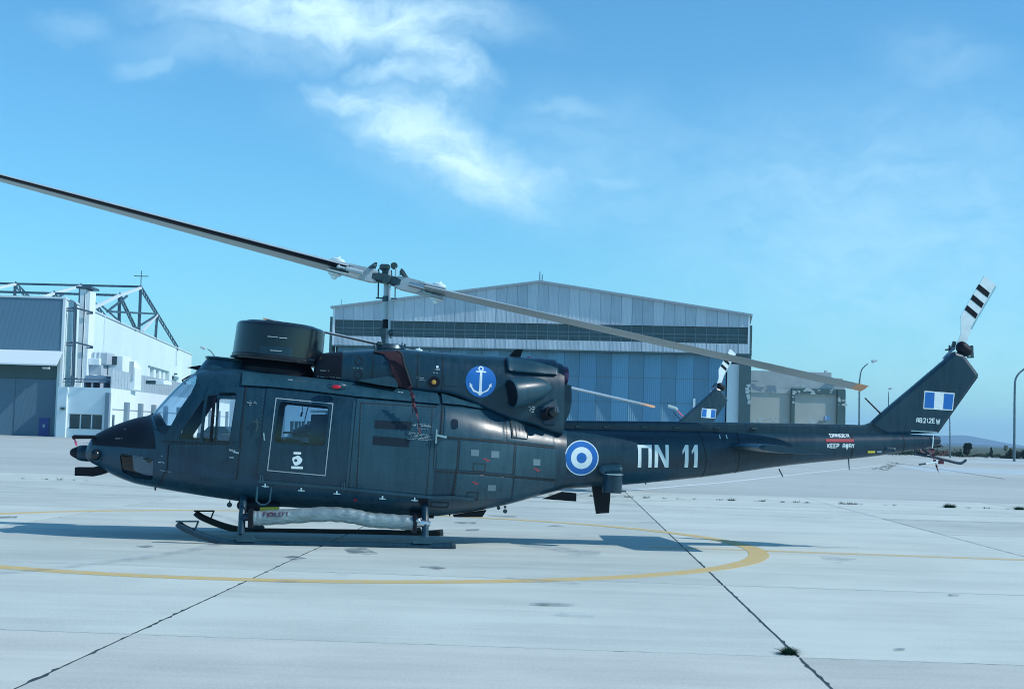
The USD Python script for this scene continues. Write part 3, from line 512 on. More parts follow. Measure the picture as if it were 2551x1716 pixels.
for nm, g in (('letter_pi', unary_union([strokes(cG, yb, wn, (757, 640, 757, 419)), strokes(cG, yb, wn, (860, 640, 860, 419)), Polygon(H(cG(738, 419, 879, 419, 879, 448, 738, 448), yb))])),
              ('letter_n', unary_union([strokes(cG, yb, wn, (922, 640, 922, 419)), strokes(cG, yb, wn, (1028, 640, 1028, 419)), Polygon(H(cG(905, 419, 941, 419, 1046, 640, 1009, 640), yb))])),
              ('digit_one', Polygon(H(cG(1203, 640, 1203, 475, 1180, 510, 1178, 480, 1208, 420, 1238, 420, 1238, 640), yb))), ('digit_one', Polygon(H(cG(1295, 640, 1295, 475, 1272, 510, 1270, 480, 1300, 420, 1330, 420, 1330, 640), yb)))):
    bpoly(g, WHITE, nm, yb)
GL = {'D': [(0, 0, 0, 6, 3, 6, 4, 5, 4, 1, 3, 0, 0, 0)], 'A': [(0, 0, 0, 4.5, 1, 6, 3, 6, 4, 4.5, 4, 0), (0, 2.6, 4, 2.6)], 'N': [(0, 0, 0, 6, 4, 0, 4, 6)], 'G': [(4, 4.8, 3, 6, 1, 6, 0, 5, 0, 1, 1, 0, 3, 0, 4, 1, 4, 2.8, 2.2, 2.8)], 'E': [(4, 6, 0, 6, 0, 0, 4, 0), (0, 3.1, 3.2, 3.1)],
      'R': [(0, 0, 0, 6, 3, 6, 4, 5, 4, 4, 3, 3, 0, 3), (2.2, 3, 4, 0)], 'K': [(0, 0, 0, 6), (4, 6, .6, 2.8, 4, 0)], 'P': [(0, 0, 0, 6, 3, 6, 4, 5, 4, 3.8, 3, 2.8, 0, 2.8)], 'W': [(0, 6, 1, 0, 2, 4.2, 3, 0, 4, 6)], 'Y': [(0, 6, 2, 2.9, 4, 6), (2, 3, 2, 0)],
      'B': [(0, 0, 0, 6, 3, 6, 4, 5.2, 4, 3.9, 3, 3.1, 0, 3.1), (3, 3.1, 4, 2.3, 4, .8, 3, 0, 0, 0)], '2': [(0, 4.8, 1, 6, 3, 6, 4, 5, 4, 3.8, 0, .1, 4.2, .1)], '1': [(2, 0, 2, 6)], 'F': [(0, 0, 0, 6, 4, 6), (0, 3.1, 3.2, 3.1)], 'L': [(0, 6, 0, 0, 4, 0)], 'T': [(0, 6, 4, 6), (2, 6, 2, 0)], '/': [(0, -.5, 2, 6.5)]}
def word(txt, p0, p1, hgt, f, y, w, space=1.35, gaps=None):
    """stroke lettering between two picture points on the base line, hgt in picture pixels of that crop"""
    q0, q1 = np.array(H(f(*p0), y)[0]), np.array(H(f(*p1), y)[0]); k = len(txt); adv = [(.62 if ch in '1/' else 1.0) for ch in txt]; tot = sum(adv); d = (q1-q0); up = np.array([-d[1], d[0]])/np.linalg.norm(d)
    hm = abs(H(f(p0[0], p0[1]-hgt), y)[0][1]-q0[1]); cw = np.linalg.norm(d)/tot; u = d/np.linalg.norm(d); out = []; acc = 0
    for ch, a in zip(txt, adv):
        gw = cw*a*(.66 if ch != '1' else .5)
        for run in GL.get(ch, []):
            pts = [q0 + u*(acc*cw + run[i]/4*gw) + up*run[i+1]/6*hm for i in range(0, len(run), 2)]
            out.append(LineString(pts).buffer(w/2, cap_style=2, join_style=2))
        acc += a
    return unary_union(out)
bpoly(word('DANGER', (1000, 48), (1295, 50), 46, r8, -.25, .012), WHITE, 'danger_lettering', 0); bpoly(word('KEEP AWAY', (943, 203), (1352, 205), 56, r8, -.25, .0125), WHITE, 'keep_away_lettering', 0)
bpoly(Polygon(H(r8(920, 75, 1335, 78, 1335, 122, 920, 120), -.25)), REDP, 'warning_bar', 0)
fin_px = s4(30, 1032, 100, 1005, 230, 885, 1030, 215, 1180, 85, 1290, 118, 1355, 215, 1395, 290, 1480, 375, 1478, 420, 965, 1140, 300, 1165)
fo = H(fin_px); fg = Polygon(fo); fi = fg.buffer(-.05)
hp = np.vstack([[[x, s*.05, z] for x, z in fo[1:] for s in (-1, 1)], [[x, s*.075, z] for x, z in polys(fi)[0].exterior.coords for s in (-1, 1)]])
fin = part('tail_fin', trimesh.convex.convex_hull(hp), PAINT, smooth=12)
part('fin_root_fairing', prism_xz(P(s4(-60, 1048, 30, 1032, 100, 1005, 230, 885, 700, 1100, 600, 1160, -60, 1160)), -.05, .05), PAINT, smooth=False)
FY = -.0745
def onfin(g, m, nm, o=(-.002, .004), parent=None): return part(nm, prism_xz(g, FY-o[1], FY-o[0]), m, smooth=False, parent=parent)
flag = onfin(P(s4(800, 592, 1193, 622, 1166, 850, 783, 826), FY), WHITE, 'flag', (-.01, .003))
onfin(P(s4(812, 608, 932, 617, 920, 820, 797, 812), FY), ROYAL, 'blue_band', (.001, .006), flag); onfin(P(s4(1058, 628, 1180, 637, 1157, 836, 1042, 828), FY), ROYAL, 'blue_band', (.001, .006), flag)
onfin(word('AB', (698, 1002), (778, 1004), 55, s4, FY, .0125), WHITE, 'type_lettering', (-.01, .004)); onfin(word('212E', (785, 1005), (948, 1010), 55, s4, FY, .0125), WHITE, 'type_lettering', (-.01, .004)); onfin(word('W', (952, 1015), (1022, 1018), 55, s4, FY, .0125), WHITE, 'type_lettering', (-.01, .004))
onfin(line(H(s4(625, 1112, 965, 1130), FY), .014), STEEL, 'fin_joint_strip', (-.06, .004))
ant = H3(s4(225, 885)[0]); part('whip_antenna', cone(ant, H3(s4(25, 685)[0]), .014, .012, 8), DARK)
rb = part('tail_sensor', tm(m3.Manifold.batch_hull([m3.Manifold.sphere(.085, 24).translate([float(v) for v in H3(q)]) for q in s4(690, 1235, 915, 1240)])), DARK); part('sensor_dome', ball(H3(s4(930, 1235)[0]), .075, 3), GLOSSBLACK, parent=rb)
part('tail_blade_antenna', prism_xz(P(s4(800, 1325, 940, 1300, 1045, 1310, 940, 1330)), -.012, .012), DARK, smooth=False)
# stabiliser
af = [(0, 0), (.02, .028), (.08, .052), (.2, .066), (.4, .062), (.7, .034), (1, .004)]; af2 = af + [(a, -b*.75) for a, b in af[::-1][:-1]]
le, te = H3(cG(1870, 440)[0], -1.52), H3(r8(860, 300)[0], -1.52)
def wing(y, ch, dx):
    d = te-le; L = np.linalg.norm(d); c = le + d*dx; u = d/L; w = np.array([-u[2], 0, u[0]]); return np.array([[*(c + u*a*L*ch + w*b*L*ch)[[0]], y, (c + u*a*L*ch + w*b*L*ch)[2]] for a, b in af2])
ws = [wing(y, c, dx) for y, c, dx in ((-1.56, .86, .12), (-1.52, .95, .05), (-.2, 1.12, -.08), (.2, 1.12, -.08), (1.52, .95, .05), (1.56, .86, .12))]; nn = len(af2)
v = np.vstack(ws + [[ws[0].mean(0)], [ws[-1].mean(0)]]); f = []
for s in range(5):
    for i in range(nn):
        j = (i+1) % nn; f += [[s*nn+i, s*nn+j, s*nn+nn+j], [s*nn+i, s*nn+nn+j, s*nn+nn+i]]
for i in range(nn): f += [[6*nn, (i+1) % nn, i], [6*nn+1, 5*nn+i, 5*nn+(i+1) % nn]]
st_ = trimesh.Trimesh(v, f, process=False); st_.fix_normals(); part('stabiliser', st_, PAINT, smooth=30)
for q0, q1, y in ((r8(235, 510), r8(295, 625), 0), (r8(1240, 300), r8(1258, 525), -.1), (cG(790, 765), cG(815, 800), -.25)): part('rod_antenna', cone(H3(q0[0], y), H3(q1[0], y), .012, .009, 8), DKSTEEL)
part('tail_bumper', tube(spline([H3(p) for p in r6(420, 930, 700, 985, 950, 1040, 1250, 1115, 1560, 1185, 1660, 1165, 1745, 1100)], 5), [.03]*6 + [.024]*19 + [.02]*6, 10), PAINT); part('bumper_strut', tube([H3(p) for p in r6(600, 830, 820, 950, 960, 1045)], .016, 8), PAINT)
part('bumper_clamp', bevel_box(*(lambda a, b: (a[0], b[0], -.03, .03, b[2], a[2]))(H3(r6(1030, 1110)[0]), H3(r6(1150, 1210)[0])), .006), RIBBON)
part('yellow_tube', cone(H3(r8(1525, 267)[0], -.2), H3(r8(1628, 266)[0], -.2), .016), YELLOWP); part('boom_lamp', cone(H3(r8(1660, 262)[0], -.2), H3(r8(1725, 262)[0], -.2), .012), STEEL); part('boom_blister', tm(m3.Manifold.batch_hull([m3.Manifold.sphere(.045, 16).translate([float(v) for v in H3(q, -.16)]) for q in r8(1800, 225, 1900, 235)])), PAINT)
# lower mid-boom sensor pod and fins
part('pod_bracket', tm(m3.Manifold.batch_hull([m3.Manifold.sphere(.05, 16).translate([float(v) for v in H3(q, y_)]) for q, y_ in ((cG(375, 640)[0], -.40), (cG(555, 640)[0], -.52), (cG(555, 660)[0], -.62), (cG(400, 670)[0], -.60))])), PAINT2)
pc = H3(cG(490, 780)[0], -.58); pod = part('sensor_pod', lathe([(.02, -.165), (.140, -.16), (.148, -.14), (.142, .10), (.150, .115), (.150, .15), (.02, .155)], 32, pc, (.03, 0, 1)), PAINT); part('pod_rim', lathe([(.10, .105), (.158, .11), (.158, .128), (.10, .13)], 32, pc, (.03, 0, 1)), STEEL, parent=pod)
part('pod_probe', cone(H3(cG(560, 868)[0], -.55), H3(cG(620, 868)[0], -.55), .010), DKSTEEL)
part('ventral_blade', prism_xz(P(cG(285, 800, 470, 800, 468, 870, 453, 1076, 330, 1084), -.1), -.13, -.07), DARK, smooth=False); part('ventral_antenna', prism_xz(P(cE(1090, 1320, 1245, 1265, 1352, 1276, 1350, 1340)), -.20, -.12), DARK, smooth=False)
# belly furniture
part('belly_step', prism_xz(P(cN(1075, 340, 1540, 270, 1480, 365, 1080, 365)), -.5, -.3), DARK, smooth=False)
for q0, q1, w in ((cN(785, 340), cN(785, 410), .07), (cN(720, 350), cN(720, 385), .012), (cN(1050, 330), cN(1050, 378), .018), (cN(935, 330), cN(935, 360), .012)): part('drain_mast', beam(H3(q0[0], -.6), H3(q1[0], -.6), w), DARK)
for c, r_ in (((1855, 308), .026), ((1760, 262), .020)): part('ring_eye', [lathe([(r_+.007*math.cos(a), .007*math.sin(a)) for a in np.linspace(0, 6.28, 9)], 20, H3(cN(*c)[0], -.3), (0, 1, 0)), ball(H3(cN(c[0], c[1]-60)[0], -.3), .022, 1)], DKSTEEL)
part('oil_drain_port', FUS.skin(Point(H(cN(665, 165), -1.0)[0]).buffer(.07), 0, .01), DARK); part('belly_hatch', FUS.skin(Polygon(H(cN(770, 170, 1030, 185, 1010, 260, 760, 240), -.9)).exterior.buffer(.006), 0, .006), SEAM)
part('red_reflector', FUS.skin(Polygon(H(cD(1100, 1030, 1120, 1034, 1118, 1050, 1098, 1046), -1.1)), 0, .01), REDLAMP)
# --- skids
yk = 1.30
skp = [H3(p, -yk) for p in cM(245, 480, 330, 545, 470, 610, 620, 670, 780, 720, 950, 757, 1150, 778, 1400, 786) + cN(0, 806, 400, 815, 800, 822, 1100, 805)]
for sd in (-1, 1):
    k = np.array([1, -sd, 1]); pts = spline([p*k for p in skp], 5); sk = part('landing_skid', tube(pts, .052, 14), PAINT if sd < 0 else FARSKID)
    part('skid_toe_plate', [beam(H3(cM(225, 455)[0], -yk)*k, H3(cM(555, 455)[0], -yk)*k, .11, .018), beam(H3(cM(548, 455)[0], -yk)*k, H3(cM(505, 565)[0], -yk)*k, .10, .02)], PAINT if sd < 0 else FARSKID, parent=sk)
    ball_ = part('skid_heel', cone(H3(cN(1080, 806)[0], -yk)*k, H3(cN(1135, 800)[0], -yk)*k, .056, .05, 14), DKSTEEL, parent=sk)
    for q in (cM(1240, 690), cN(650, 720)):
        c = H3(q[0], -yk)*k; part('skid_saddle', trimesh.convex.convex_hull(np.array([[c[0]+a*w, c[1]+b*.06, c[2]+z] for a in (-1, 1) for b in (-1, 1) for w, z in ((.13, -.055), (.13, -.02), (.05, .05))])), PAINT2, parent=sk)
for px, tx in (((562, 1140), 1), ((957, 1170), 1)):
    xc = hx(px[0], 1200); xm = H3(Dp(*px)[0])[0]
    c = [np.array([xc, s_*yy, zz]) for s_, yy, zz in ((-1, 1.30, .14), (-1, 1.20, .42), (-1, .95, .66), (-1, .5, .74), (1, .5, .74), (1, .95, .66), (1, 1.20, .42), (1, 1.30, .14))]
    part('cross_tube', tube(spline(c, 5), .05, 12), PAINT)
part('cross_tube_fairing', tm(m3.Manifold.batch_hull([m3.Manifold.sphere(r_, 18).translate([float(v) for v in H3(q, y_)]) for q, r_ in ((Dp(550, 1150)[0], .07), (Dp(625, 1152)[0], .07), (Dp(570, 1162)[0], .05), (Dp(612, 1165)[0], .06)) for y_ in (-.95, -.2)])), DARK)
part('cross_tube_fairing', tm(m3.Manifold.batch_hull([m3.Manifold.sphere(r_, 18).translate([float(v) for v in H3(q, y_)]) for q, r_ in ((cN(520, 340)[0], .05), (cN(640, 360)[0], .05)) for y_ in (-.95, -.2)])), DARK)
fpts = spline([H3(p, -1.22) for p in cD(243, 1193, 330, 1192, 560, 1176, 870, 1160, 1080, 1176, 1230, 1208, 1420, 1222, 1600, 1233)], 9)
frad = .106 + .004*np.sin(np.arange(len(fpts))*1.3)
fm = tube(fpts, frad, 28); fv = fm.vertices; nzv = meshkit.fbm(fv*np.array([14, 9, 9]), 3, 3)-.5; cl = fpts[np.argmin(((fv[:, None]-fpts[None])**2).sum(2), 1)]; fm.vertices = cl + (fv-cl)*(1+.07*nzv[:, None])
flo = part('emergency_float', fm, SILVER, smooth=60)
fw = word('FWD/LEFT', (330, 1176), (548, 1176), 32, cD, -1.3, .008); part('float_lettering', tm(mf(prism_xz(fw, -1.5, -1.2)) ^ (mf(tube(fpts, .116, 28)))), RIBBON, parent=flo)
part('float_end_fitting', cone(H3(cD(118, 1183)[0], -1.22), H3(cD(230, 1186)[0], -1.22), .055, .055, 16), PAINT); part('float_end_plate', bevel_box(*(lambda p: (p[0]-.035, p[0]+.035, -1.33, -1.12, p[2]-.14, p[2]+.13))(H3(cD(222, 1190)[0], -1.22)), .01), DARK)
part('float_valve', [cone(H3(cD(1600, 1236)[0], -1.25), H3(cD(1690, 1238)[0], -1.25), .07, .055, 18), cone(H3(cD(1690, 1238)[0], -1.25), H3(cD(1745, 1243)[0], -1.25), .045, .035, 14), ball(H3(cD(1640, 1215)[0], -1.3), .04)], STEEL); part('float_end_plate', bevel_box(*(lambda p: (p[0]-.03, p[0]+.03, -1.33, -1.12, p[2]-.15, p[2]+.12))(H3(cD(1612, 1236)[0], -1.22)), .01), DARK)
part('yellow_tag_sheet', beam(H3(cM(1450, 270)[0], -.9), H3(cM(1720, 265)[0], -.9), .3, .05), YELLOWP)
# --- tail rotor (starboard side)
ty = .20; tb = H(r7(330, 1050, 385, 900, 380, 650, 430, 555, 730, 45, 918, 195, 600, 720, 545, 830, 475, 1030), ty)
def trblade(flip):
    g = Polygon(tb); hc = np.array(H(r7(410, 1085), ty)[0])
    if flip: g = affinity.rotate(g, 180, origin=tuple(hc))
    b = part('tail_rotor_blade', prism_xz(g, ty-.012, ty+.012), GREYM if flip else WHITE, smooth=False)
    for s in ((655, 170, 815, 300, 780, 372, 612, 240), (565, 325, 725, 460, 690, 528, 525, 395), (475, 483, 635, 618, 600, 688, 435, 550)):
        q = Polygon(H(r7(*s), ty)); q = affinity.rotate(q, 180, origin=tuple(hc)) if flip else q; part('blade_stripe', prism_xz(q, ty-.016, ty+.016), DARK, smooth=False, parent=b)
    e = LineString(H(r7(905, 205, 600, 725, 540, 840), ty)); e = affinity.rotate(e, 180, origin=tuple(hc)) if flip else e; part('blade_edge', prism_xz(e.buffer(.012, cap_style=2), ty-.015, ty+.015), STEEL, smooth=False, parent=b)
trblade(False); trblade(True)
gc = H3(r7(420, 1130)[0], .05); part('tail_gearbox', tm(m3.Manifold.batch_hull([m3.Manifold.sphere(r_, 20).translate([float(v) for v in H3(q, y_)]) for q, y_, r_ in ((r7(400, 1120)[0], .0, .10), (r7(470, 1170)[0], .0, .09), (r7(420, 1110)[0], .12, .07))])), DARK)
part('tail_rotor_hub', [cone(H3(r7(410, 1085)[0], .1), H3(r7(410, 1085)[0], .28), .05), beam(H3(r7(150, 1155)[0], ty), H3(r7(290, 1140)[0], ty), .025), beam(H3(r7(210, 1180)[0], ty), H3(r7(215, 1085)[0], ty), .025), beam(H3(r7(290, 1030)[0], ty), H3(r7(250, 1160)[0], ty), .05), beam(H3(r7(545, 1090)[0], .05), H3(r7(555, 1270)[0], .05), .04), beam(H3(r7(480, 1265)[0], .05), H3(r7(575, 1262)[0], .05), .03)], DKSTEEL)
part('pitch_control_tube', cone(H3(r7(120, 1290)[0], .08), H3(r7(280, 1130)[0], .12), .02), STEEL)
# --- mast and main rotor
m0, m1 = H3(r3(890, 1410)[0]), H3(r3(918, 430)[0]); md = (m1-m0)/np.linalg.norm(m1-m0); ml = np.linalg.norm(m1-m0)
mast = part('rotor_mast', lathe([(.02, -.1), (.055, -.1), (.05, .3), (.046, .7), (.046, ml+.05), (.02, ml+.05)], 24, m0, md), GREYM)
def along(y): return H3(r3(890+(1410-y)*28/980, y)[0])
part('mast_collar', cone(along(1110), along(985), .055, .050, 20), DARK, parent=mast); part('mast_collar', [cone(along(735), along(660), .062, .058, 20), beam(along(690)+[-.16, 0, 0], along(690)+[.16, 0, 0], .03, .022), ], DKSTEEL, parent=mast)
part('swashplate', [lathe([(.02, -.05), (.22, -.05), (.24, -.02), (.22, .03), (.15, .05), (.02, .06)], 32, H3(r3(960, 1375)[0]), md), bevel_box(*(lambda a, b: (a[0], b[0], -.2, .2, b[2], a[2]))(H3(r3(760, 1300)[0]), H3(r3(860, 1370)[0])), .03)], DKSTEEL)
part('swashplate_arm', [trimesh.convex.convex_hull(np.array([H3(q, y_) for q in r3(800, 1110, 905, 1105, 895, 1330, 860, 1330) for y_ in (-.10, -.05)])), ball(H3(r3(980, 1165)[0], -.08), .05), beam(H3(r3(965, 1180)[0], -.08), H3(r3(970, 1250)[0], -.08), .03), beam(H3(r3(900, 1325)[0], -.1), H3(r3(1065, 1335)[0], -.1), .02)], DKSTEEL)
part('pitch_link', cone(H3(r3(950, 1130)[0], -.10), H3(r3(958, 300)[0], -.10), .017, .017, 10), GREYM); part('pitch_link', cone(H3(r3(1030, 695)[0], -.06), H3(r3(1042, 260)[0], -.06), .012, .012, 8), GREYM); part('pitch_link', cone(H3(r3(795, 695)[0], .06), H3(r3(803, 280)[0], .06), .012, .012, 8), DKSTEEL); part('pitch_link', cone(H3(r3(905, 480)[0], -.14), H3(r3(955, 300)[0], -.12), .014, .014, 8), GREYM)
part('hub_cap', [bevel_box(*(lambda a, b: (a[0], b[0], -.09, .09, b[2], a[2]))(H3(r3(815, 215)[0]), H3(r3(960, 300)[0])), .025), cone(H3(r3(1018, 238)[0], -.07), H3(r3(1018, 238)[0], .07), .055, .055, 16), cone(along(300), along(430), .075, .085, 20)], DKSTEEL)
part('roof_bracket', [beam(H3(r3(1130, 1390)[0]), H3(r3(1175, 1390)[0]), .05), beam(H3(r3(1125, 1390)[0]), H3(r3(1130, 1310)[0]), .012), beam(H3(r3(1165, 1390)[0]), H3(r3(1168, 1325)[0]), .03), cone(H3(r3(735, 1340)[0], -.25), H3(r3(762, 1405)[0], -.25), .016)], DKSTEEL)
# rotor frame
hub = H3(r3(918, 430)[0]); tipw = np.array([7.3, 0.0, -1.584]); tipl = np.array([np.dot(tipw, HU), np.dot(tipw, HV), tipw[2]])
ex = tipl/np.linalg.norm(tipl); ey = np.cross([0, 0, 1], ex); ey /= np.linalg.norm(ey); ez = np.cross(ex, ey)
def rf_(m):
    m = tm(m) if not isinstance(m, list) else cat_(m); v = m.vertices; return trimesh.Trimesh(hub + v[:, :1]*ex + v[:, 1:2]*ey + v[:, 2:3]*ez, m.faces, process=False)
part('hub_yoke', rf_([bevel_box(-.30, .30, -.13, .13, -.07, .07, .03), cone((0, -.2, 0), (0, .2, 0), .07, .07, 18)]), DKSTEEL)
AF = [(0, 0), (.015, .022), (.06, .042), (.15, .056), (.3, .060), (.5, .050), (.75, .028), (1, .003)]
SEC = AF + [(a, -b) for a, b in AF[::-1][1:-1]]
def blade(s):
    rs = np.array([.60, .9, 1.6, 2.5, 3.5, 4.5, 5.5, 6.4, 7.0, 7.28, 7.45]); body = []; strip = []
    def sec(r, sub, k=1.0):
        ch = .56; tt = (r-.6)/7.0; pit = math.radians(0+5*tt if s > 0 else 13-8*tt); lag = .012*(r/7.5)**2*7.5
        pts = []
        for a, b in sub:
            c = (a-.3)*ch; c = -c if s > 0 else c               # +c is the near side of the blade: leading edge far on the aft blade, near on the forward one
            near = c if s > 0 else -c
            yy = c*math.cos(pit) if s > 0 else c*math.cos(pit); yy = -near if False else c; zc = b*ch*1.15*(1.25-.45*tt)*k
            # local y is +away from the camera: near edge up by pit
            y_ = c; z_ = zc
            yv = y_*math.cos(pit) + z_*math.sin(pit); zv = -y_*math.sin(pit) + z_*math.cos(pit)
            pts.append((s*r, yv, zv + .017*r))
        return np.array(pts)
    def skinof(sub, k=1.0, r0=.6, r1=7.45):
        R_ = [r for r in rs if r0 <= r <= r1]; S = [sec(r, sub, k) for r in R_]; n_ = len(sub); v = np.vstack(S + [[S[0].mean(0)], [S[-1].mean(0)]]); f = []
        for a in range(len(R_)-1):
            for i in range(n_):
                j = (i+1) % n_; f += [[a*n_+i, a*n_+j, a*n_+n_+j], [a*n_+i, a*n_+n_+j, a*n_+n_+i]]
        e = len(R_)*n_
        for i in range(n_): f += [[e, (i+1) % n_, i], [e+1, e-n_+i, e-n_+(i+1) % n_]]
        t = trimesh.Trimesh(v, f, process=False); t.fix_normals(); return t
    b = part('rotor_blade', rf_(skinof(SEC, 1.0, .6, 7.28)), GREYU, smooth=40)
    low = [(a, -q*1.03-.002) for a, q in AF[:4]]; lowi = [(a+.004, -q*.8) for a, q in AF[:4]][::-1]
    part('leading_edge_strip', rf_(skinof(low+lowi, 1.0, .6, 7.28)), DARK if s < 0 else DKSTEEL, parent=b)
    up = [(a-.002, q*1.03+.002) for a, q in AF]; upi = [(a, q*.8) for a, q in AF][::-1]
    part('upper_skin', rf_(skinof(up+upi, 1.0, .6, 7.28)), GREYM, parent=b, smooth=40)
    part('blade_tip', rf_(skinof([(a, q*1.02) for a, q in SEC], 1.0, 7.28, 7.45)), ORANGE, parent=b, smooth=40)
    g = part('blade_grip', rf_([trimesh.convex.convex_hull(np.array([[s*r, y_*w, z_*h] for r, w, h in ((.15, .11, .085), (.26, .14, .10), (.58, .14, .095)) for y_ in (-1, 1) for z_ in (-1, 1)])), bevel_box(*sorted((s*.5, s*.92)), -.145, .145, .058, .092, .012), bevel_box(*sorted((s*.5, s*.92)), -.145, .145, -.092, -.058, .012)]), GREYM)
    part('blade_bolt', rf_([lathe([(.01, .09), (.105, .095), (.105, .125), (.07, .14), (.02, .142)], 24, (s*.80, 0, 0)), lathe([(.01, -.19), (.035, -.185), (.06, -.14), (.105, -.125), (.105, -.10), (.01, -.09)], 24, (s*.80, 0, 0)), lathe([(.01, .14), (.025, .142), (.025, .17), (.01, .172)], 12, (s*.80, 0, 0))]), WHITE, parent=g)
    part('drag_brace', rf_([cone((s*.36, -.20, .0), (s*.62, -.20, 0), .035, .035, 14), cone((s*.62, -.20, 0), (s*.74, -.20, 0), .018, .018, 10), ball((s*.74, -.2, 0), .03)]), STEEL if s > 0 else GREYM, parent=g)
    part('pitch_horn', rf_([beam((s*.30, -.08, .08), (s*.20, -.2, .17), .05), beam((s*.20, -.2, .1), (s*.20, -.2, .2), .03)]), DKSTEEL, parent=g)
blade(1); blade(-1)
# ---------------------------------------------------------------- ground, slabs, markings
def concrete(name, c1, c2, scale=.35, rough=.82, far=False, k=1.0):
    """concrete: broad mottling, brushed streaks, fine speckle; each slab a little different"""
    nd = {'g': ('geometry', {}), 'oi': ('object_info', {}), 'p': ('principled_bsdf', {'roughness': rough, 'specular_ior_level': .35}),
          'n1': ('noise_texture', {'scale': scale, 'detail': 8.0, 'roughness': .66}), 'mp': ('mapping', {'rotation': (0, 0, math.radians(24)), 'scale': (.5, 6.0, 1)}),
          'n2': ('noise_texture', {'scale': 1.1, 'detail': 6.0, 'roughness': .6}), 'n3': ('noise_texture', {'scale': 38.0, 'detail': 5.0, 'roughness': .7}), 'mp4': ('mapping', {'scale': (.16, 1.5, 1)}), 'n4': ('noise_texture', {'scale': .8, 'detail': 7.0, 'roughness': .62}),
          'a': ('math', {'math_type': 'multiply_add', 'value2': .5}), 'b': ('math', {'math_type': 'multiply_add', 'value2': .17}), 'c': ('math', {'math_type': 'multiply_add', 'value2': .52}), 'd': ('math', {'math_type': 'multiply_add', 'value2': .15*k}), 'e': ('math', {'math_type': 'multiply', 'value2': .36}),
          'rp': ('rgb_ramp', {'ramp': [(.54, c2), (.97, c1)]}), 'bp': ('bump', {'strength': .22, 'distance': .006}), 'off': ('vector_math', {'math_type': 'add'}), 'osc': ('vector_math', {'math_type': 'scale', 'scale': 37.0}), 'cx': ('combine_xyz', {})}
    lk = [('oi.random', 'cx.x'), ('oi.random', 'cx.y'), ('cx.vector', 'osc.vector1'), ('g.position', 'off.vector1'), ('osc.vector', 'off.vector2'), ('off.vector', 'n1.vector'), ('off.vector', 'mp.vector'), ('mp.vector', 'n2.vector'), ('g.position', 'n3.vector'), ('off.vector', 'mp4.vector'), ('mp4.vector', 'n4.vector'),
          ('n4.fac', 'e.value1'), ('n1.fac', 'a.value1'), ('e.value', 'a.value3'), ('n2.fac', 'b.value1'), ('a.value', 'b.value3'), ('n3.fac', 'c.value1'), ('b.value', 'c.value3'), ('oi.random', 'd.value1'), ('c.value', 'd.value3'), ('d.value', 'rp.fac'), ('rp.color', 'p.base_color'), ('n3.fac', 'bp.height'), ('bp.normal', 'p.normal')]
    MAT[name] = usdkit.material(stage, '/World/Looks/' + name, nd, lk, surface='p.BSDF'); return MAT[name]
SLAB = concrete('slab_concrete', (.565, .625, .575), (.285, .33, .315)); SLABP = concrete('slab_concrete_pinkish', (.57, .60, .55), (.30, .325, .31)); FARC = concrete('far_concrete', (.52, .57, .535), (.30, .335, .325), scale=.05, k=0); FARL = concrete('far_concrete_pale', (.50, .60, .63), (.36, .44, .47), scale=.08, k=0)
TAR = mat('joint_tar', (.035, .055, .065), .8, var=.4, vscale=6); GRASSG = mat('scrub_ground', (.05, .07, .035), .9, var=.4, vscale=.05)
obj('ground', bx(-6000, 6000, -80, 9000, -.5, -.06), GRASSG, kind='structure')
GA = math.radians(-2.1); gu = np.array([math.cos(GA), math.sin(GA)]); gv = np.array([-math.sin(GA), math.cos(GA)])
G0 = np.array([-2.86, 15.0]) + 0*gu; SX, SY = 5.3, 5.52; vT = np.dot(np.array([0, 11.86])-G0, gv)
obj('joint_filler', prism_xy(Polygon([G0 + gu*a + gv*b for a, b in ((-32, -22), (46, -22), (46, 26.1), (-32, 26.1))]), -.055, -.0035), TAR, kind='structure')
apron = thing('concrete_apron', 'pale concrete apron of square slabs under the helicopters', 'apron', kind='structure')
nr = np.random.RandomState(4)
def slab(i, j):
    a0, a1, b0, b1 = i*SX, (i+1)*SX, vT + j*SY, vT + (j+1)*SY; near = abs(i) <= 2 and -2 <= j <= 3
    n = 60 if near else 14; ga, gb = .011, .0055; ts = np.linspace(0, 1, n, endpoint=False)
    def jag(amp):
        k = nr.randn(n)*amp; chips = np.where(nr.rand(n) < .10, nr.rand(n)*.022, 0); return np.abs(k) + chips if near else np.abs(k)
    P_ = []
    P_ += [(a0+(a1-a0)*t, b0+gb+d) for t, d in zip(ts, jag(.0016))]; P_ += [(a1-ga-d, b0+(b1-b0)*t) for t, d in zip(ts, jag(.003))]
    P_ += [(a1-(a1-a0)*t, b1-gb-d) for t, d in zip(ts, jag(.0016))]; P_ += [(a0+ga+d, b1-(b1-b0)*t) for t, d in zip(ts, jag(.003))]
    g = Polygon([G0 + gu*a + gv*b for a, b in P_]).buffer(0)
    dz = nr.uniform(-.0012, .0012) if near else 0
    return prism_xy(g, -.05, dz)
for j in range(-4, 6):
    for i in range(-6 if j > -1 else -3, 9 if j > 1 else 4):
        obj('slab', slab(i, j), SLABP if j < 0 else SLAB, apron)
bend = float(np.dot(G0 + gv*(vT+6*SY), [0, 1]))
far_poly = Polygon([G0 + gu*-90 + gv*(vT+6*SY+.02), G0 + gu*160 + gv*(vT+6*SY+.02), (260, 214), (120, 214), (70, 226), (20, 250), (-160, 250)])
obj('far_apron', prism_xy(far_poly, -.045, -.004), FARC, kind='structure')
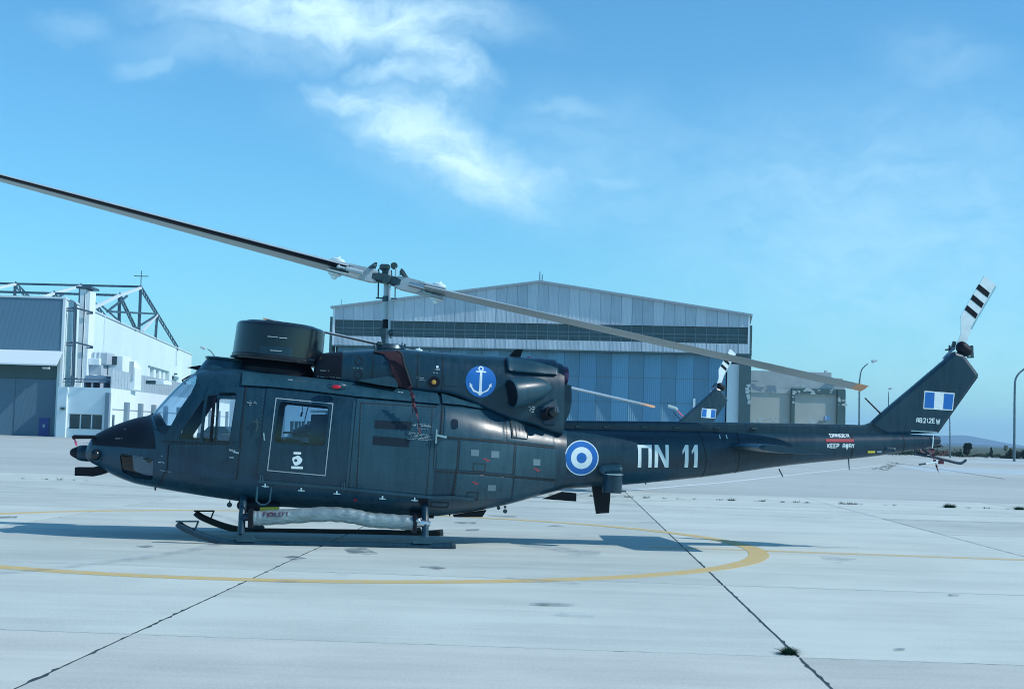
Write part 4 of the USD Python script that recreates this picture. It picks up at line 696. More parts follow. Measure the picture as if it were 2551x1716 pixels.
obj('far_apron_side', prism_xy(unary_union([Polygon([G0+gu*a+gv*b for a, b in ((-90, -22), (-32.1, -22), (-32.1, vT+6*SY), (-90, vT+6*SY))]), Polygon([G0+gu*a+gv*b for a, b in ((46.1, -22), (160, -22), (160, vT+6*SY), (46.1, vT+6*SY))])]), -.045, -.005), FARC, kind='structure')
obj('far_apron_band', [prism_xy(Polygon([(26, 92), (130, 75), (130, 98), (29, 112)]), -.003, 0.0), prism_xy(Polygon([(40, 150), (150, 138), (160, 150), (48, 168)]), -.003, 0.0), prism_xy(Polygon([(60, 190), (150, 178), (200, 212), (118, 212), (70, 222)]), -.003, 0.001)], FARL, kind='structure')
YEL = mat('yellow_line', (.62, .42, .10), .75, col2=(.50, .455, .30), vscale=7, detail=8); YELO = mat('yellow_line_faded', (.56, .42, .17), .8, col2=(.48, .47, .36), vscale=4, detail=8); WLINE = mat('white_line', (.62, .70, .72), .8, var=.15, vscale=3)
def paintline(pts, w, m, name, lab, z=.0045):
    return obj(name, prism_xy(LineString(pts).buffer(w/2, cap_style=2, join_style=1), z-.003, z), m, kind='structure', label=lab)
th = np.linspace(0, 2*math.pi, 140)
ring_o = Polygon([(-2.95+6.92*math.cos(t), 23.08+(6.86 if math.sin(t) < 0 else 6.75)*math.sin(t)) for t in th]); ring_i = Polygon([(-2.95+6.62*math.cos(t), 23.08+(6.55 if math.sin(t) < 0 else 6.48)*math.sin(t)) for t in th])
obj('landing_circle_line', prism_xy(ring_o.difference(ring_i), .0015, .0045), YEL, kind='structure', label='yellow painted landing circle around the helicopter')
paintline([(3.97, 22.78), (9, 22.4), (40, 20.6)], .27, YELO, 'taxi_line', 'straight yellow line running right from the landing circle'); paintline([(2.2, 22.9), (3.66, 22.80)], .16, YELO, 'taxi_line_faded', 'faded yellow line stub inside the landing circle')
paintline([(3.43, 45.3), (8.29, 57.2), (15.06, 76.1), (28, 111.8)], .22, WLINE, 'white_line', 'thin white line crossing the far apron beyond the tail')
for (a, b), (c, d) in (((33.9, 133), (26, 78)), ((53, 172), (90, 158))): paintline([(a, b), ((a+c)/2+.3, (b+d)/2), (c, d)], .10, TAR, 'far_joint', 'dark joint across the far apron')
# stains
def stain_mat(name, col, amt):
    nd = {'t': ('transparent_bsdf', {}), 'd': ('diffuse_bsdf', {'color': col}), 'g': ('geometry', {}), 'n': ('noise_texture', {'scale': 4.0, 'detail': 6.0}), 'r': ('map_range', {'from_min': .36, 'from_max': .62, 'to_min': 0.0, 'to_max': amt, 'clamp': True}), 'm': ('mix_closure', {})}
    return usdkit.material(stage, '/World/Looks/'+name, nd, [('g.position', 'n.vector'), ('n.fac', 'r.value'), ('r.result', 'm.fac'), ('t.BSDF', 'm.closure1'), ('d.BSDF', 'm.closure2')], surface='m.closure')
OIL = stain_mat('oil_stain', (.15, .20, .22), .5); DIRT = stain_mat('dirt_stain', (.22, .27, .31), .16)
def blob(pts, k=3, amp=.12):
    p = Polygon(pts); p = p.buffer(min(.05, .2*p.area**.5), quad_segs=4); c = np.array(p.exterior.segmentize(.05).coords)[:-1]; n_ = meshkit.fbm(np.c_[c*(3.0 if amp < .5 else 6.0), np.zeros(len(c))], 3, k)-.5; m_ = c.mean(0); return Polygon(m_ + (c-m_)*(1+amp*2.2*n_[:, None])).buffer(0)
def gp(f, *p): return [tuple(ground(q)[:2]) for q in f(*p)]
zst = .006
for pts, m in ((gp(cL1, 1585, 380, 1650, 374, 1672, 385, 1705, 400, 1660, 404, 1610, 398), OIL), (gp(cL1, 1305, 418, 1340, 413, 1380, 422, 1345, 428), OIL), (gp(cL1, 1925, 461, 1985, 460, 2018, 466, 1990, 470), OIL), (gp(cL1, 630, 366, 660, 363, 690, 368, 655, 372), OIL),
               (gp(cL2, 20, 355, 190, 368, 380, 392, 400, 408, 300, 412, 200, 385, 60, 368), DIRT), (gp(cL2, 0, 512, 100, 520, 330, 530, 290, 538, 60, 527), DIRT), (gp(cL2, 1745, 836, 1780, 834, 1785, 840, 1750, 842), OIL), (gp(cL2, 1420, 415, 1560, 425, 1520, 433, 1430, 428), DIRT),
               (gp(cL2, 1995, 588, 2035, 590, 2030, 594, 1998, 593), OIL), (gp(cL1, 2085, 258, 2160, 259, 2150, 264, 2090, 262), OIL), (gp(cL1, 2130, 292, 2175, 290, 2170, 295, 2135, 296), OIL), (gp(cL1, 0, 232, 70, 233, 60, 240, 0, 240), OIL)):
    zst += .0006; obj('stain', prism_xy(blob(pts), zst, zst+.0004), m, apron)
RUB = stain_mat('tyre_rubber_film', (.20, .23, .25), .13)
for cx_, cy_, r_, t0, t1, w_ in ((-9, 52, 16, -1.9, -.6, .26), (-9, 52, 18.3, -1.9, -.6, .26), (8, 66, 30, -2.2, -.9, .3), (8, 66, 33, -2.2, -.9, .3), (-16, 22, 12, -.9, .5, .22)):
    zst += .0003; obj('tyre_mark', prism_xy(LineString([(cx_+r_*math.cos(t), cy_+r_*math.sin(t)) for t in np.linspace(t0, t1, 40)]).buffer(w_/2, cap_style=2), zst, zst+.0002), RUB, apron)
for k in range(16):
    j = nr.randint(0, 3); a, b = nr.uniform(-7, 9), nr.uniform(9, 32); w = nr.uniform(.05, .22)*(b/14)**.5; h = w*nr.uniform(.12, .5); t = nr.uniform(-.3, .3)
    e = affinity.rotate(affinity.scale(Point(a, b).buffer(1.0, quad_segs=4), w, h), math.degrees(t)); zst += .0001; obj('stain', prism_xy(blob(list(e.exterior.coords)[:-1], 3+k, .3), zst, zst+.00008), DIRT if k % 3 else OIL, apron)
# weeds
def leaf(name, c1, c2):
    nd = {'d': ('diffuse_bsdf', {}), 't': ('translucent_bsdf', {}), 'gi': ('geometry', {}), 'r': ('rgb_ramp', {'ramp': [(0, c1), (1, c2)]}), 'm': ('mix_closure', {'fac': .3})}
    return usdkit.material(stage, '/World/Looks/'+name, nd, [('gi.random_per_island', 'r.fac'), ('r.color', 'd.color'), ('r.color', 't.color'), ('d.BSDF', 'm.closure1'), ('t.BSDF', 'm.closure2')], surface='m.closure')
WEED = leaf('weed_blades', (.015, .055, .035), (.05, .14, .06)); BUSH = leaf('bush_leaves', (.018, .045, .03), (.07, .12, .05)); DKLEAF = leaf('tree_leaves', (.012, .03, .025), (.05, .10, .05)); REED = leaf('dry_reeds', (.09, .11, .07), (.20, .22, .13))
def tuft(x, y, r, h, n, seed):
    q = np.random.RandomState(seed); V, F = [], []
    for k in range(n):
        a = q.uniform(0, 6.283); b0 = np.array([x, y, -.01]) + np.array([math.cos(a), math.sin(a), 0])*r*.45*q.rand()**.6; out = np.array([math.cos(a+q.uniform(-.6, .6)), math.sin(a+q.uniform(-.6, .6)), 0])
        L = h*q.uniform(.5, 1.5); lean = q.uniform(.15, 1.7); w = r*.035*q.uniform(.6, 1.4); s = np.cross(out, [0, 0, 1]); prev = None
        for t in (0, .35, .7, 1.0):
            p = b0 + out*L*lean*t*t*.9 + np.array([0, 0, 1])*L*(t - .28*lean*t*t*min(1, lean)); ww = w*(1-t)+.0008
            V += [p - s*ww, p + s*ww]
            if prev is not None: i = len(V); F += [[i-4, i-3, i-1], [i-4, i-1, i-2]]
            prev = p
    V = np.array(V); V[:, 2] = np.maximum(V[:, 2], .004); return trimesh.Trimesh(V, F, process=False)
obj('weed_tuft', tuft(2.28, 11.93, .115, .05, 420, 1), WEED, label='spiky green weed tuft growing at the slab joint crossing in front', cat='weed')
obj('weed_tuft', tuft(12.0, 40.4, .34, .10, 260, 2), WEED, label='large round weed clump in the distant slab joint below the tail fin', cat='weed'); obj('weed_tuft', tuft(13.85, 40.3, .26, .09, 220, 3), WEED, label='weed clump in the distant slab joint at the right picture edge', cat='weed')
wl = [(x + nr.uniform(-.2, .2), 40.9 - .037*x + nr.uniform(-.03, .03)) for x in np.r_[np.arange(-.5, 14, .22), np.arange(-16, -8.5, .45)] if nr.rand() < .62] + [(9 + nr.rand()*.5, 40.55) for _ in range(4)]
wl += [(30 + nr.uniform(-.6, .6) - t*.9, 116 + t*-3.0) for t in np.linspace(-3, 8, 26)]
obj('joint_weeds', [tuft(x, y, .16*nr.uniform(.5, 1.6)*(1 if y < 60 else 1.8), .055*nr.uniform(.5, 1.7)*(1 if y < 60 else 1.3), 26, 10+i) for i, (x, y) in enumerate(wl)], WEED, kind='stuff')
# ---------------------------------------------------------------- far buildings
def on_plane(p, P0, n):
    d = ray(*p); P0 = np.asarray(P0, float); return EYE + d*(np.dot(P0-EYE, n)/np.dot(d, n))
def at_height(p, z): return ground(p, z)
def corr(name, c1, c2, freq, axis='x', rough=.55, bump=.6, vs=.6, metal=0.0):
    """ribbed sheet metal"""
    nd = {'g': ('geometry', {}), 'oi': ('object_info', {}), 'w': ('wave_texture', {'wave_type': 'bands', 'bands_direction': axis, 'scale': freq, 'distortion': 0.0, 'detail': 0.0}), 'n': ('noise_texture', {'scale': vs, 'detail': 6.0}), 'a': ('math', {'math_type': 'multiply_add', 'value2': .62}), 's': ('math', {'math_type': 'multiply', 'value2': .5}), 'w2': ('math', {'math_type': 'multiply_add', 'value2': .16}),
          'rp': ('rgb_ramp', {'ramp': [(.30, c2), (.85, c1)]}), 'p': ('principled_bsdf', {'roughness': rough, 'metallic': metal}), 'bp': ('bump', {'strength': bump, 'distance': .05})}
    lk = [('g.position', 'w.vector'), ('g.position', 'n.vector'), ('oi.random', 's.value1'), ('n.fac', 'a.value1'), ('s.value', 'a.value3'), ('w.fac', 'w2.value1'), ('a.value', 'w2.value3'), ('w2.value', 'rp.fac'), ('rp.color', 'p.base_color'), ('w.fac', 'bp.height'), ('bp.normal', 'p.normal')]
    MAT[name] = usdkit.material(stage, '/World/Looks/'+name, nd, lk, surface='p.BSDF'); return MAT[name]
GALV = corr('galvanised_sheet', (.50, .60, .68), (.34, .43, .51), 2.4); LEAF = corr('door_leaf_sheet', (.10, .25, .37), (.075, .20, .31), 1.6, vs=.3); LWALL = corr('left_front_sheet', (.11, .215, .30), (.09, .185, .27), 4.0, vs=.2, bump=.25); LDOOR = corr('left_door_sheet', (.085, .175, .25), (.07, .15, .22), 4.0, vs=.2, bump=.2)
DARKPANE = mat('dark_pane', (.022, .055, .075), .12, var=.35, vscale=.5); MULL = mat('mullion', (.09, .16, .20), .5); PIER = mat('green_pier', (.045, .10, .11), .8, var=.3, vscale=.8, col2=(.06, .12, .13)); PEEL = mat('peeling_white', (.38, .47, .48), .8)
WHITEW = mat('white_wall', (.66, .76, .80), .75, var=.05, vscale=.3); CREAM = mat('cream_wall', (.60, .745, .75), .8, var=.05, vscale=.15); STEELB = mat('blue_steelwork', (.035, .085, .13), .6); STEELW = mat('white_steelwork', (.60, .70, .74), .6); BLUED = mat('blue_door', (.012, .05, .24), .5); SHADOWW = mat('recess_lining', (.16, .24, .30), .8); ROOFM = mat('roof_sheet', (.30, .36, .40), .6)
PATCH = mat('old_plaster', (.42, .45, .43), .9, col2=(.34, .38, .37), vscale=.35, detail=8); PATCH2 = mat('old_plaster_upper', (.38, .44, .46), .9, col2=(.29, .35, .38), vscale=.6, detail=8)
# --- main hangar
yl, yr = 153.0, 147.0
HA, HB = at_depth((826, 900), yl), at_depth((1866, 900), yr); hd = (HB-HA)*[1, 1, 0]; hlen = np.linalg.norm(hd); hd /= hlen; hn = np.array([hd[1], -hd[0], 0])     # hn towards the camera
def hz(pl, pr): return (on_plane(pl, HA, hn)[2] + on_plane(pr, HA, hn)[2])/2
z_eave, z_ct, z_cb, z_bb = hz((823, 763), (1868, 783)), hz((826, 797), (1861, 814.5)), hz((826, 838.7), (1861, 854)), hz((821, 861), (1866, 879))
apex = on_plane(Dp(1230, 640)[0], HA, hn); z_ap = apex[2]; s_ap = np.dot(apex-HA, hd)
hang = thing('hangar', 'wide grey gabled hangar with blue folding doors behind the helicopter', 'hangar', (HA[0], HA[1], 0), math.atan2(hd[1], hd[0]))
def hz_top(s): return z_eave + (z_ap-z_eave)*(s/s_ap if s < s_ap else (hlen-s)/(hlen-s_ap))
ND = 40; mw = hlen/ND
def hp_(name, mesh, m, parent=None, **k): return obj(name, mesh, m, parent or hang, **k)
# local frame of the hangar: x along the face, -y towards the camera
hp_('wall', [bx(0.05, hlen-.05, .35, 1.2, z_bb+.1, z_eave-.2), bx(.1, .5, 1.2, 60, 0, z_eave-.2), bx(hlen-.5, hlen-.1, 1.2, 60, 0, z_eave-.2)], PIER)
hp_('back_wall', bx(.1, hlen-.1, 58, 60, 0, z_eave-.2), PIER); hp_('hangar_floor', bx(.2, hlen-.2, 1.3, 58, .001, .02), PIER)
hp_('gable_backing', trimesh.convex.convex_hull(np.array([[x, y, z] for y in (.3, .6) for x, z in ((0.1, z_eave-.3), (hlen-.1, z_eave-.3), (s_ap, z_ap-.3), (.1, z_eave-.35))])), PIER)
rs = np.random.RandomState(8)
for i in range(ND):
    a, b = i*mw+.012, (i+1)*mw-.012; o = rs.uniform(-.012, .012)
    pts = [[a, z_ct], [b, z_ct], [b, hz_top(b)-.08], [a, hz_top(a)-.08]]
    if a < s_ap < b: pts.insert(3, [s_ap, z_ap-.08])
    hp_('gable_sheet', prism_xz(Polygon(pts), o, .28), GALV); hp_('lower_sheet', bx(a, b, -.05+o, .25, z_bb, z_cb), GALV)
    zm = z_cb + (z_ct-z_cb)*.52
    for z0, z1 in ((z_cb, zm), (zm, z_ct)): hp_('window_pane', bx(a+.03, b-.03, .20+rs.uniform(0, .02), .24, z0+.05, z1-.05), DARKPANE)
hp_('window_mullion', [bx(i*mw-.04, i*mw+.04, .16, .30, z_cb, z_ct) for i in range(1, ND)], MULL, kind='stuff'); hp_('window_transom', bx(0, hlen, .14, .32, zm-.05, zm+.05), MULL); hp_('window_transom', bx(0, hlen, .15, .31, zm-.42, zm-.36), MULL)
hp_('corner_trim', bx(-.02, .18, -.06, .3, z_bb, z_eave), WHITEW); hp_('corner_trim', bx(hlen-.16, hlen+.02, -.06, .3, z_bb, z_eave), WHITEW)
hp_('soffit_beam', bx(-.1, hlen+.1, -.10, .5, z_bb-.16, z_bb-.01), PIER)  # dark strip along the lower edge of the sheet band
for s0, s1_, za, zb in ((-.25, s_ap, hz_top(0)-.25*(z_ap-z_eave)/s_ap, z_ap), (s_ap, hlen+.25, z_ap, z_eave-.08)):
    hp_('roof', trimesh.convex.convex_hull(np.array([[s, y, z+dz] for y in (-.35, 60) for s, z in ((s0, za), (s1_, zb)) for dz in (-.16, .06)])), ROOFM)
hp_('pier', bx(-.30, -.04, -.05, 1.5, 0, z_ct+.3), PIER); pr = hp_('pier', bx(hlen-.95, hlen+.22, -.02, 1.8, 0, z_bb-.17), PIER); hp_('pier', bx(hlen+.03, hlen+.25, 0, 1.5, z_bb-.16, z_ct+.2), PIER)
def hloc(p): q = on_plane(p, HA, hn) - HA; return np.dot(q, hd), q[2]+HA[2]
for pts in (s3(112, 560, 165, 560, 160, 585, 118, 590), s3(130, 510, 185, 505, 188, 535, 150, 545), s3(118, 610, 180, 600, 160, 640, 120, 640), s3(130, 670, 178, 665, 175, 730, 150, 740), s3(160, 760, 185, 760, 182, 810, 148, 808)):
    g = Polygon([hloc(p) for p in pts]).buffer(.08).buffer(-.03); hp_('peeling_paint', prism_xz(g, -.03, -.019), PEEL, parent=pr)
# folding doors
amp = .38; zt = z_bb-.17; folds = [(790, 'd'), (834, 'l')]
for k in range(12): folds += [(834+81.2*k+37.2, 'd'), (834+81.2*(k+1), 'l')]
for (pa, kind_), (pb, _) in zip(folds[1:-1], folds[2:]):
    xa, xb = hloc((pa, 950))[0], hloc((pb, 950))[0]; ya, yb_ = (1.0-amp, 1.0) if kind_ == 'l' else (1.0, 1.0-amp)
    if True:
        q = [(xa+.012, ya), (xb-.012, yb_), (xb-.012, yb_+.08), (xa+.012, ya+.08)]
        lf = hp_('door_leaf', prism_xy(Polygon(q), .02, zt), LEAF)
        for zz in (hz((1540, 939), (1540, 939)), hz((1540, 1000), (1540, 1000)), 2.2): hp_('door_seam', prism_xy(Polygon([(xa+.02, ya-.012), (xb-.02, yb_-.012), (xb-.02, yb_+.002), (xa+.02, ya+.002)]), zz-.035, zz+.035), MULL, parent=lf)
hp_('white_door_panel', bx(*[hloc(s2(a, 1200)[0])[0] for a in (1955, 2085)], .35, .45, .02, hloc(s2(2000, 650)[0])[1]-.4), STEELW)  # last folding leaf; the sunlight on it is put into the white colour
hp_('red_post', bx(*[hloc(s2(a, 1200)[0])[0] for a in (2100, 2118)], .3, .42, .02, z_bb-1.5), mat('dull_red', (.10, .04, .06), .7))
hp_('white_post', bx(*[hloc(s2(a, 1100)[0])[0] for a in (1608, 1632)], .15, .3, .02, hloc(s2(1620, 1050)[0])[1]), STEELW)
hp_('roof_mast', [cone((s_ap-.1, .3, z_ap), (s_ap-.1, .3, z_ap+1.0), .06, .04, 6), cone((s_ap+.15, .3, z_ap), (s_ap+.15, .3, z_ap+.7), .05, .04, 6)], STEELB); sx = hloc((848, 760))[0]; hp_('lightning_rod', cone((sx, .3, hz_top(sx)), (sx, .3, hz_top(sx)+.75), .03, .02, 6), STEELB)
# --- old concrete shed on the right
OY = 168.0
def op(p, dy=0): return at_depth(p, OY+dy)
q0, q1, q2 = op(s3(150, 290)[0]), op(s3(1728, 400)[0]), op(s3(1728, 1120)[0])
shed = thing('old_shed', 'weathered concrete shed with peeling dark piers right of the hangar', 'shed')
zt_ = op(s3(700, 288)[0])[2]; zl = op(s3(900, 560)[0])[2]; zl2 = op(s3(900, 650)[0])[2]; xa, xb = q0[0]-6, q1[0]
def sh(name, m, mm, **k): return obj(name, m, mm, k.pop('parent', shed), **k)
X = lambda a: op(s3(a, 800)[0])[0]
sh('upper_wall', bx(xa, X(1500), OY+.3, OY+9, zl, zt_), PATCH2); sh('upper_wall', bx(X(1500)+.02, xb, OY+.35, OY+9, zl, op(s3(1600, 430)[0])[2]), PATCH2); sh('roof_slab', bx(X(1490), X(1672), OY-.1, OY+9, op(s3(1600, 432)[0])[2]+.02, op(s3(1600, 402)[0])[2]), PATCH)
for i, (a, b) in enumerate(((195, 850), (912, 1592))): sh('bay_wall', bx(X(a), X(b), OY+.35, OY+.7, 0, zl2-.02), PATCH)
sh('lintel', bx(X(912), X(1592), OY+.05, OY+.8, zl2, zl-.02), PIER); sh('lintel', bx(X(195), X(848), OY+.2, OY+.8, zl2, zl-.02), PATCH2)
for a, b in ((850, 910), (1594, 1728)): pp = sh('pier', bx(X(a)+.01, X(b)-.01, OY, OY+.9, 0, zl-.02), PIER)
rs2 = np.random.RandomState(3)
def smear(x0, x1, z0, z1, y, n, m, nm, w=.35):
    for k in range(n*2//3):
        cx, cz = rs2.uniform(x0, x1), rs2.uniform(z0, z1); a = rs2.uniform(.25, 1)**1.5*w; b = rs2.uniform(.2, .9)**1.3*w*.6
        e = affinity.scale(Point(cx, cz).buffer(1, quad_segs=4), a, b); sh(nm, prism_xz(blob(list(e.exterior.coords)[:-1], k, .9), y-.012-.0006*k, y-.004), m)
Zs = lambda b: op(s3(900, b)[0])[2]
smear(X(960), X(1340), Zs(655), Zs(575), OY+.05, 16, PEEL, 'peeling_paint', .38); smear(X(1430), X(1560), Zs(655), Zs(570), OY+.05, 4, PEEL, 'peeling_paint', .3); smear(X(870), X(900), Zs(810), Zs(570), OY, 6, PEEL, 'peeling_paint', .3); smear(X(1610), X(1715), Zs(860), Zs(600), OY, 8, PEEL, 'peeling_paint', .4)
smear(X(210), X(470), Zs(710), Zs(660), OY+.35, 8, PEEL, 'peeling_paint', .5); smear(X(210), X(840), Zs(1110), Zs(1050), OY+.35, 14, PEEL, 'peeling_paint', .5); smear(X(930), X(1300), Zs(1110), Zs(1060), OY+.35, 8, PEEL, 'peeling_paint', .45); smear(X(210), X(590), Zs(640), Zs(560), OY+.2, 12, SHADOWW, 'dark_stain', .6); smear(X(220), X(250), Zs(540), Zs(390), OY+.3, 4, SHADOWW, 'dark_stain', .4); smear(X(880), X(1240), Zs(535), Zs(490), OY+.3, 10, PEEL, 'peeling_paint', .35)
sh('blue_notice', bx(X(1405), X(1495), OY+.30, OY+.345, Zs(1060), Zs(990)), mat('pale_blue', (.24, .42, .62), .7)); sh('wall_ledge', bx(X(1310), X(1420), OY-.1, OY+.34, Zs(1095), Zs(1075)), MULL)
# --- left hangar with roof trusses
LY = 140.0
c0 = at_depth(cJ(553, 287)[0], LY); zL = c0[2]; c1 = at_height(cJ(1628, 762)[0], zL); wd = (c1-c0); wd[2] = 0; wl_ = np.linalg.norm(wd); wd /= wl_; wn_ = np.array([wd[1], -wd[0], 0])
if wn_[0] < 0: wn_ = -wn_
lh_ = thing('left_hangar', 'large blue grey hangar on the left with open steel roof trusses', 'hangar')
def lp(name, m, mm, parent=None, **k): return obj(name, m, mm, parent or lh_, **k)
back = c0 + wd*wl_; W_ = 62
body = mf(prism_xy(Polygon([(c0[0]-W_, LY), (c0[0], LY), (back[0], back[1]), (back[0]-W_, back[1])]), -.3, zL-.02))
zc0, zc1 = at_depth(cJ(200, 735)[0], LY)[2], at_depth(cJ(200, 848)[0], LY-1.6)[2]
xr = at_depth(cJ(480, 1000)[0], LY)[0]
body = body - mf(bx(c0[0]-58, xr, LY-1, LY+.9, -.5, zc0-.05))
def Wp(p): return on_plane(p, c0, wn_)
ra, rb_, rz0, rz1 = np.dot(Wp(cJ(1258, 850)[0])-c0, wd), np.dot(Wp(cJ(1440, 880)[0])-c0, wd), Wp(cJ(1300, 990)[0])[2], Wp(cJ(1258, 850)[0])[2]
def wbox(a, b, o0, o1, z0, z1):
    q = [c0 + wd*s + wn_*o for s, o in ((a, o0), (b, o0), (b, o1), (a, o1))]; return prism_xy(Polygon([p[:2] for p in q]), z0, z1)
body = body - mf(wbox(ra, rb_, -2.0, .5, rz0, rz1)); lp('wall', tm(body), CREAM)
for t in (.08, .35, .6, .8): lp('wall_column', wbox(ra+(rb_-ra)*t, ra+(rb_-ra)*(t+.10), -.9, -.3, rz0, rz1), WHITEW)
lp('front_cladding', bx(c0[0]-60, c0[0]-.02, LY-.10, LY-.005, zc0, zL), LWALL); lp('front_corner_trim', bx(c0[0]-.14, c0[0]+.10, LY-.16, LY+.2, 0, zL+.03), STEELW)
lp('roof_edge', [bx(c0[0]-60, c0[0]+.1, LY-.18, LY+.4, zL-.02, zL+.14), wbox(0, wl_, -.3, .12, zL-.02, zL+.12)], STEELW)
cnr = at_depth(cJ(535, 738)[0], LY); cnl = at_depth(cJ(472, 850)[0], LY-1.8)
lp('canopy', trimesh.convex.convex_hull(np.array([[x, y, z+d] for x, y, z in ((cnr[0]-60, LY-.12, zc0), (cnr[0], LY-.12, zc0), (cnr[0], LY-1.8, zc1), (cnr[0]-60, LY-1.8, zc1)) for d in (0, .14)])), STEELW)
lp('door_header', bx(c0[0]-58, xr, LY+.35, LY+.6, at_depth(cJ(200, 960)[0], LY)[2], zc0-.06), PIER)
for k in range(14): lp('door_leaf', bx(xr-(k+1)*4.0+.02, xr-k*4.0-.02, LY+.45+.05*(k % 2), LY+.8, 0, at_depth(cJ(200, 962)[0], LY)[2]-.01), LDOOR)
dl, dr_ = at_depth(cJ(322, 1300)[0], LY)[0], at_depth(cJ(408, 1300)[0], LY)[0]; dz = at_depth(cJ(360, 1298)[0], LY)[2]
bd = lp('blue_door', bx(dl, dr_, LY+.36, LY+.44, 0, dz), BLUED); lp('door_notice', bx((dl+dr_)/2-.1, (dl+dr_)/2+.1, LY+.345, LY+.358, dz-.9, dz-.6), PEEL, parent=bd)
lp('door_lamp', bx(*[at_depth(cJ(a, 875)[0], LY)[0] for a in (362, 420)], LY-.1, LY+.3, *[at_depth(cJ(390, b)[0], LY)[2] for b in (884, 866)]), STEELW)
lp('wall_pipe', tube([c0+wd*s+wn_*.12+[0, 0, z] for s, z in ((22.0, 0), (22.0, -7.0))], .05, 6), STEELW); lp('wall_pipe', tube([Wp(cJ(1492, 715)[0])+wn_*.1, Wp(cJ(1492, 860)[0])+wn_*.1], .07, 6), STEELW)
lp('wall_louvre', wbox(*sorted([np.dot(Wp(cJ(a, 960)[0])-c0, wd) for a in (1460, 1500)]), 0.0, .3, *[Wp(cJ(1480, b)[0])[2] for b in (972, 946)]), DARKPANE); lp('wall_flood_lamp', bx(*(lambda q: (q[0]-.15, q[0]+.25, q[1]-.2, q[1]+.2, q[2]-.12, q[2]+.12))(Wp(cJ(1478, 925)[0])+wn_*.2)), PIER)
# trusses
ap1 = Wp(cJ(1195, 195)[0]); sa, se = Wp(cJ(762, 362)[0]), Wp(cJ(1512, 708)[0]); sa[2] = se[2] = zL
def lattice(a, b, w=.62, c=.13, m=9):
    a, b = np.asarray(a, float), np.asarray(b, float); d = (b-a)/np.linalg.norm(b-a); s = np.cross(d, wn_); s /= np.linalg.norm(s); out = [beam(a+s*w/2, b+s*w/2, c), beam(a-s*w/2, b-s*w/2, c)]
    for k in range(m): p, q = a+(b-a)*k/m, a+(b-a)*(k+1)/m; out += [beam(p+s*w/2, q-s*w/2, c*.7), beam(p-s*w/2, q+s*w/2, c*.7)]
    return out
L2W = lambda p: Wp(p)
tp = {k: L2W(cJ(*v)[0]) for k, v in {'b': (1015, 258), 'c': (1335, 422), 'v0': (1012, 475), 'v1': (1180, 545), 'v2': (1320, 620), 'd': (1150, 540), 'e': (1210, 562), 'x': (912, 395), 'x2': (862, 345)}.items()}
offs = [np.zeros(3), at_depth(cJ(685, 178)[0], ap1[1])-ap1, at_depth(cJ(130, 165)[0], ap1[1])-ap1]
for i, o in enumerate(offs):
    o = o*[1, 1, 0]; g = lambda p: p + o
    tr = lp('roof_truss', lattice(g(ap1), g(tp['c']), .6), STEELB)
    lp('white_chord', beam(g(ap1), g(tp['b']), .34, .28), STEELW, parent=tr); lp('white_chord', beam(g(tp['b']), g(sa), .34, .28), STEELW, parent=tr); lp('lattice_leg', lattice(g(tp['c']), g(se), .6), STEELB, parent=tr); lp('lattice_leg', lattice(g(tp['b']), g(tp['d']), .6), STEELB, parent=tr)
    lp('post', beam(g(ap1), g(tp['v1'])*[1, 1, 0]+[0, 0, zL], .34), STEELB, parent=tr); lp('post', beam(g(tp['b']), g(tp['v0'])*[1, 1, 0]+[0, 0, zL], .34), STEELB, parent=tr); lp('post', beam(g(tp['c']), g(tp['v2'])*[1, 1, 0]+[0, 0, zL], .32), STEELB, parent=tr)
    lp('white_chord', beam(g(tp['c']), g(tp['e']), .3, .25), STEELW, parent=tr); lp('brace', beam(g(tp['d']), g(tp['c']), .2), STEELB, parent=tr); lp('brace', beam(g(tp['x']), g(ap1)*.35+g(tp['b'])*.65+[0, 0, -.4], .2), STEELB, parent=tr); lp('brace', beam(g(tp['x2']), g(tp['v0']), .15), STEELB, parent=tr); lp('brace', beam(g(tp['x']), g(tp['c'])+[0, 0, .1], .25), STEELB, parent=tr)
far_o = offs[2]*1.6*[1, 1, 0]
lp('roof_purlin', beam(ap1+[0, 0, .15], ap1+far_o, .26), STEELB); lp('roof_purlin', beam(tp['b'], tp['b']+far_o, .26), STEELB)
lp('aerial', [cone(ap1, ap1+[0, 0, 2.2], .06, .05, 6), beam(ap1+[-.9, 0, 1.5], ap1+[.9, 0, 1.5], .10)], STEELB)
# annex
AY = 137.6
annex = thing('annex', 'low white flat roofed annex with office windows beside the left hangar', 'building')
def an(name, m, mm, parent=None, **k): return obj(name, m, mm, parent or annex, **k)
a0, a1 = at_depth(cJ(478, 1200)[0], AY), at_depth(cJ(940, 1100)[0], AY); zA = at_depth(cJ(700, 1037)[0], AY)[2]; aend = at_height((572, 1006), zA); ad = aend-at_depth(cJ(940, 1040)[0], AY); ad[2] = 0
ac = np.array([a1[0], AY, 0]); fa_ = math.radians(-11)
def fr_(m):
    m = cat_(m) if isinstance(m, list) else tm(m); v = m.vertices - ac; c, s = math.cos(fa_), math.sin(fa_); return trimesh.Trimesh(np.c_[v[:, 0]*c-v[:, 1]*s, v[:, 0]*s+v[:, 1]*c, v[:, 2]] + ac, m.faces, process=False)
ad = np.array([aend[0]-ac[0], aend[1]-AY, 0]); al = np.linalg.norm(ad); ad /= al; anr = np.array([ad[1], -ad[0], 0])
body = mf(prism_xy(Polygon([(ac[0]-(ac[0]-a0[0])*math.cos(fa_), AY-(ac[0]-a0[0])*math.sin(fa_)), (ac[0], AY), tuple((ac+ad*al)[:2]), (a0[0]-4, AY+al)]), -.3, zA))
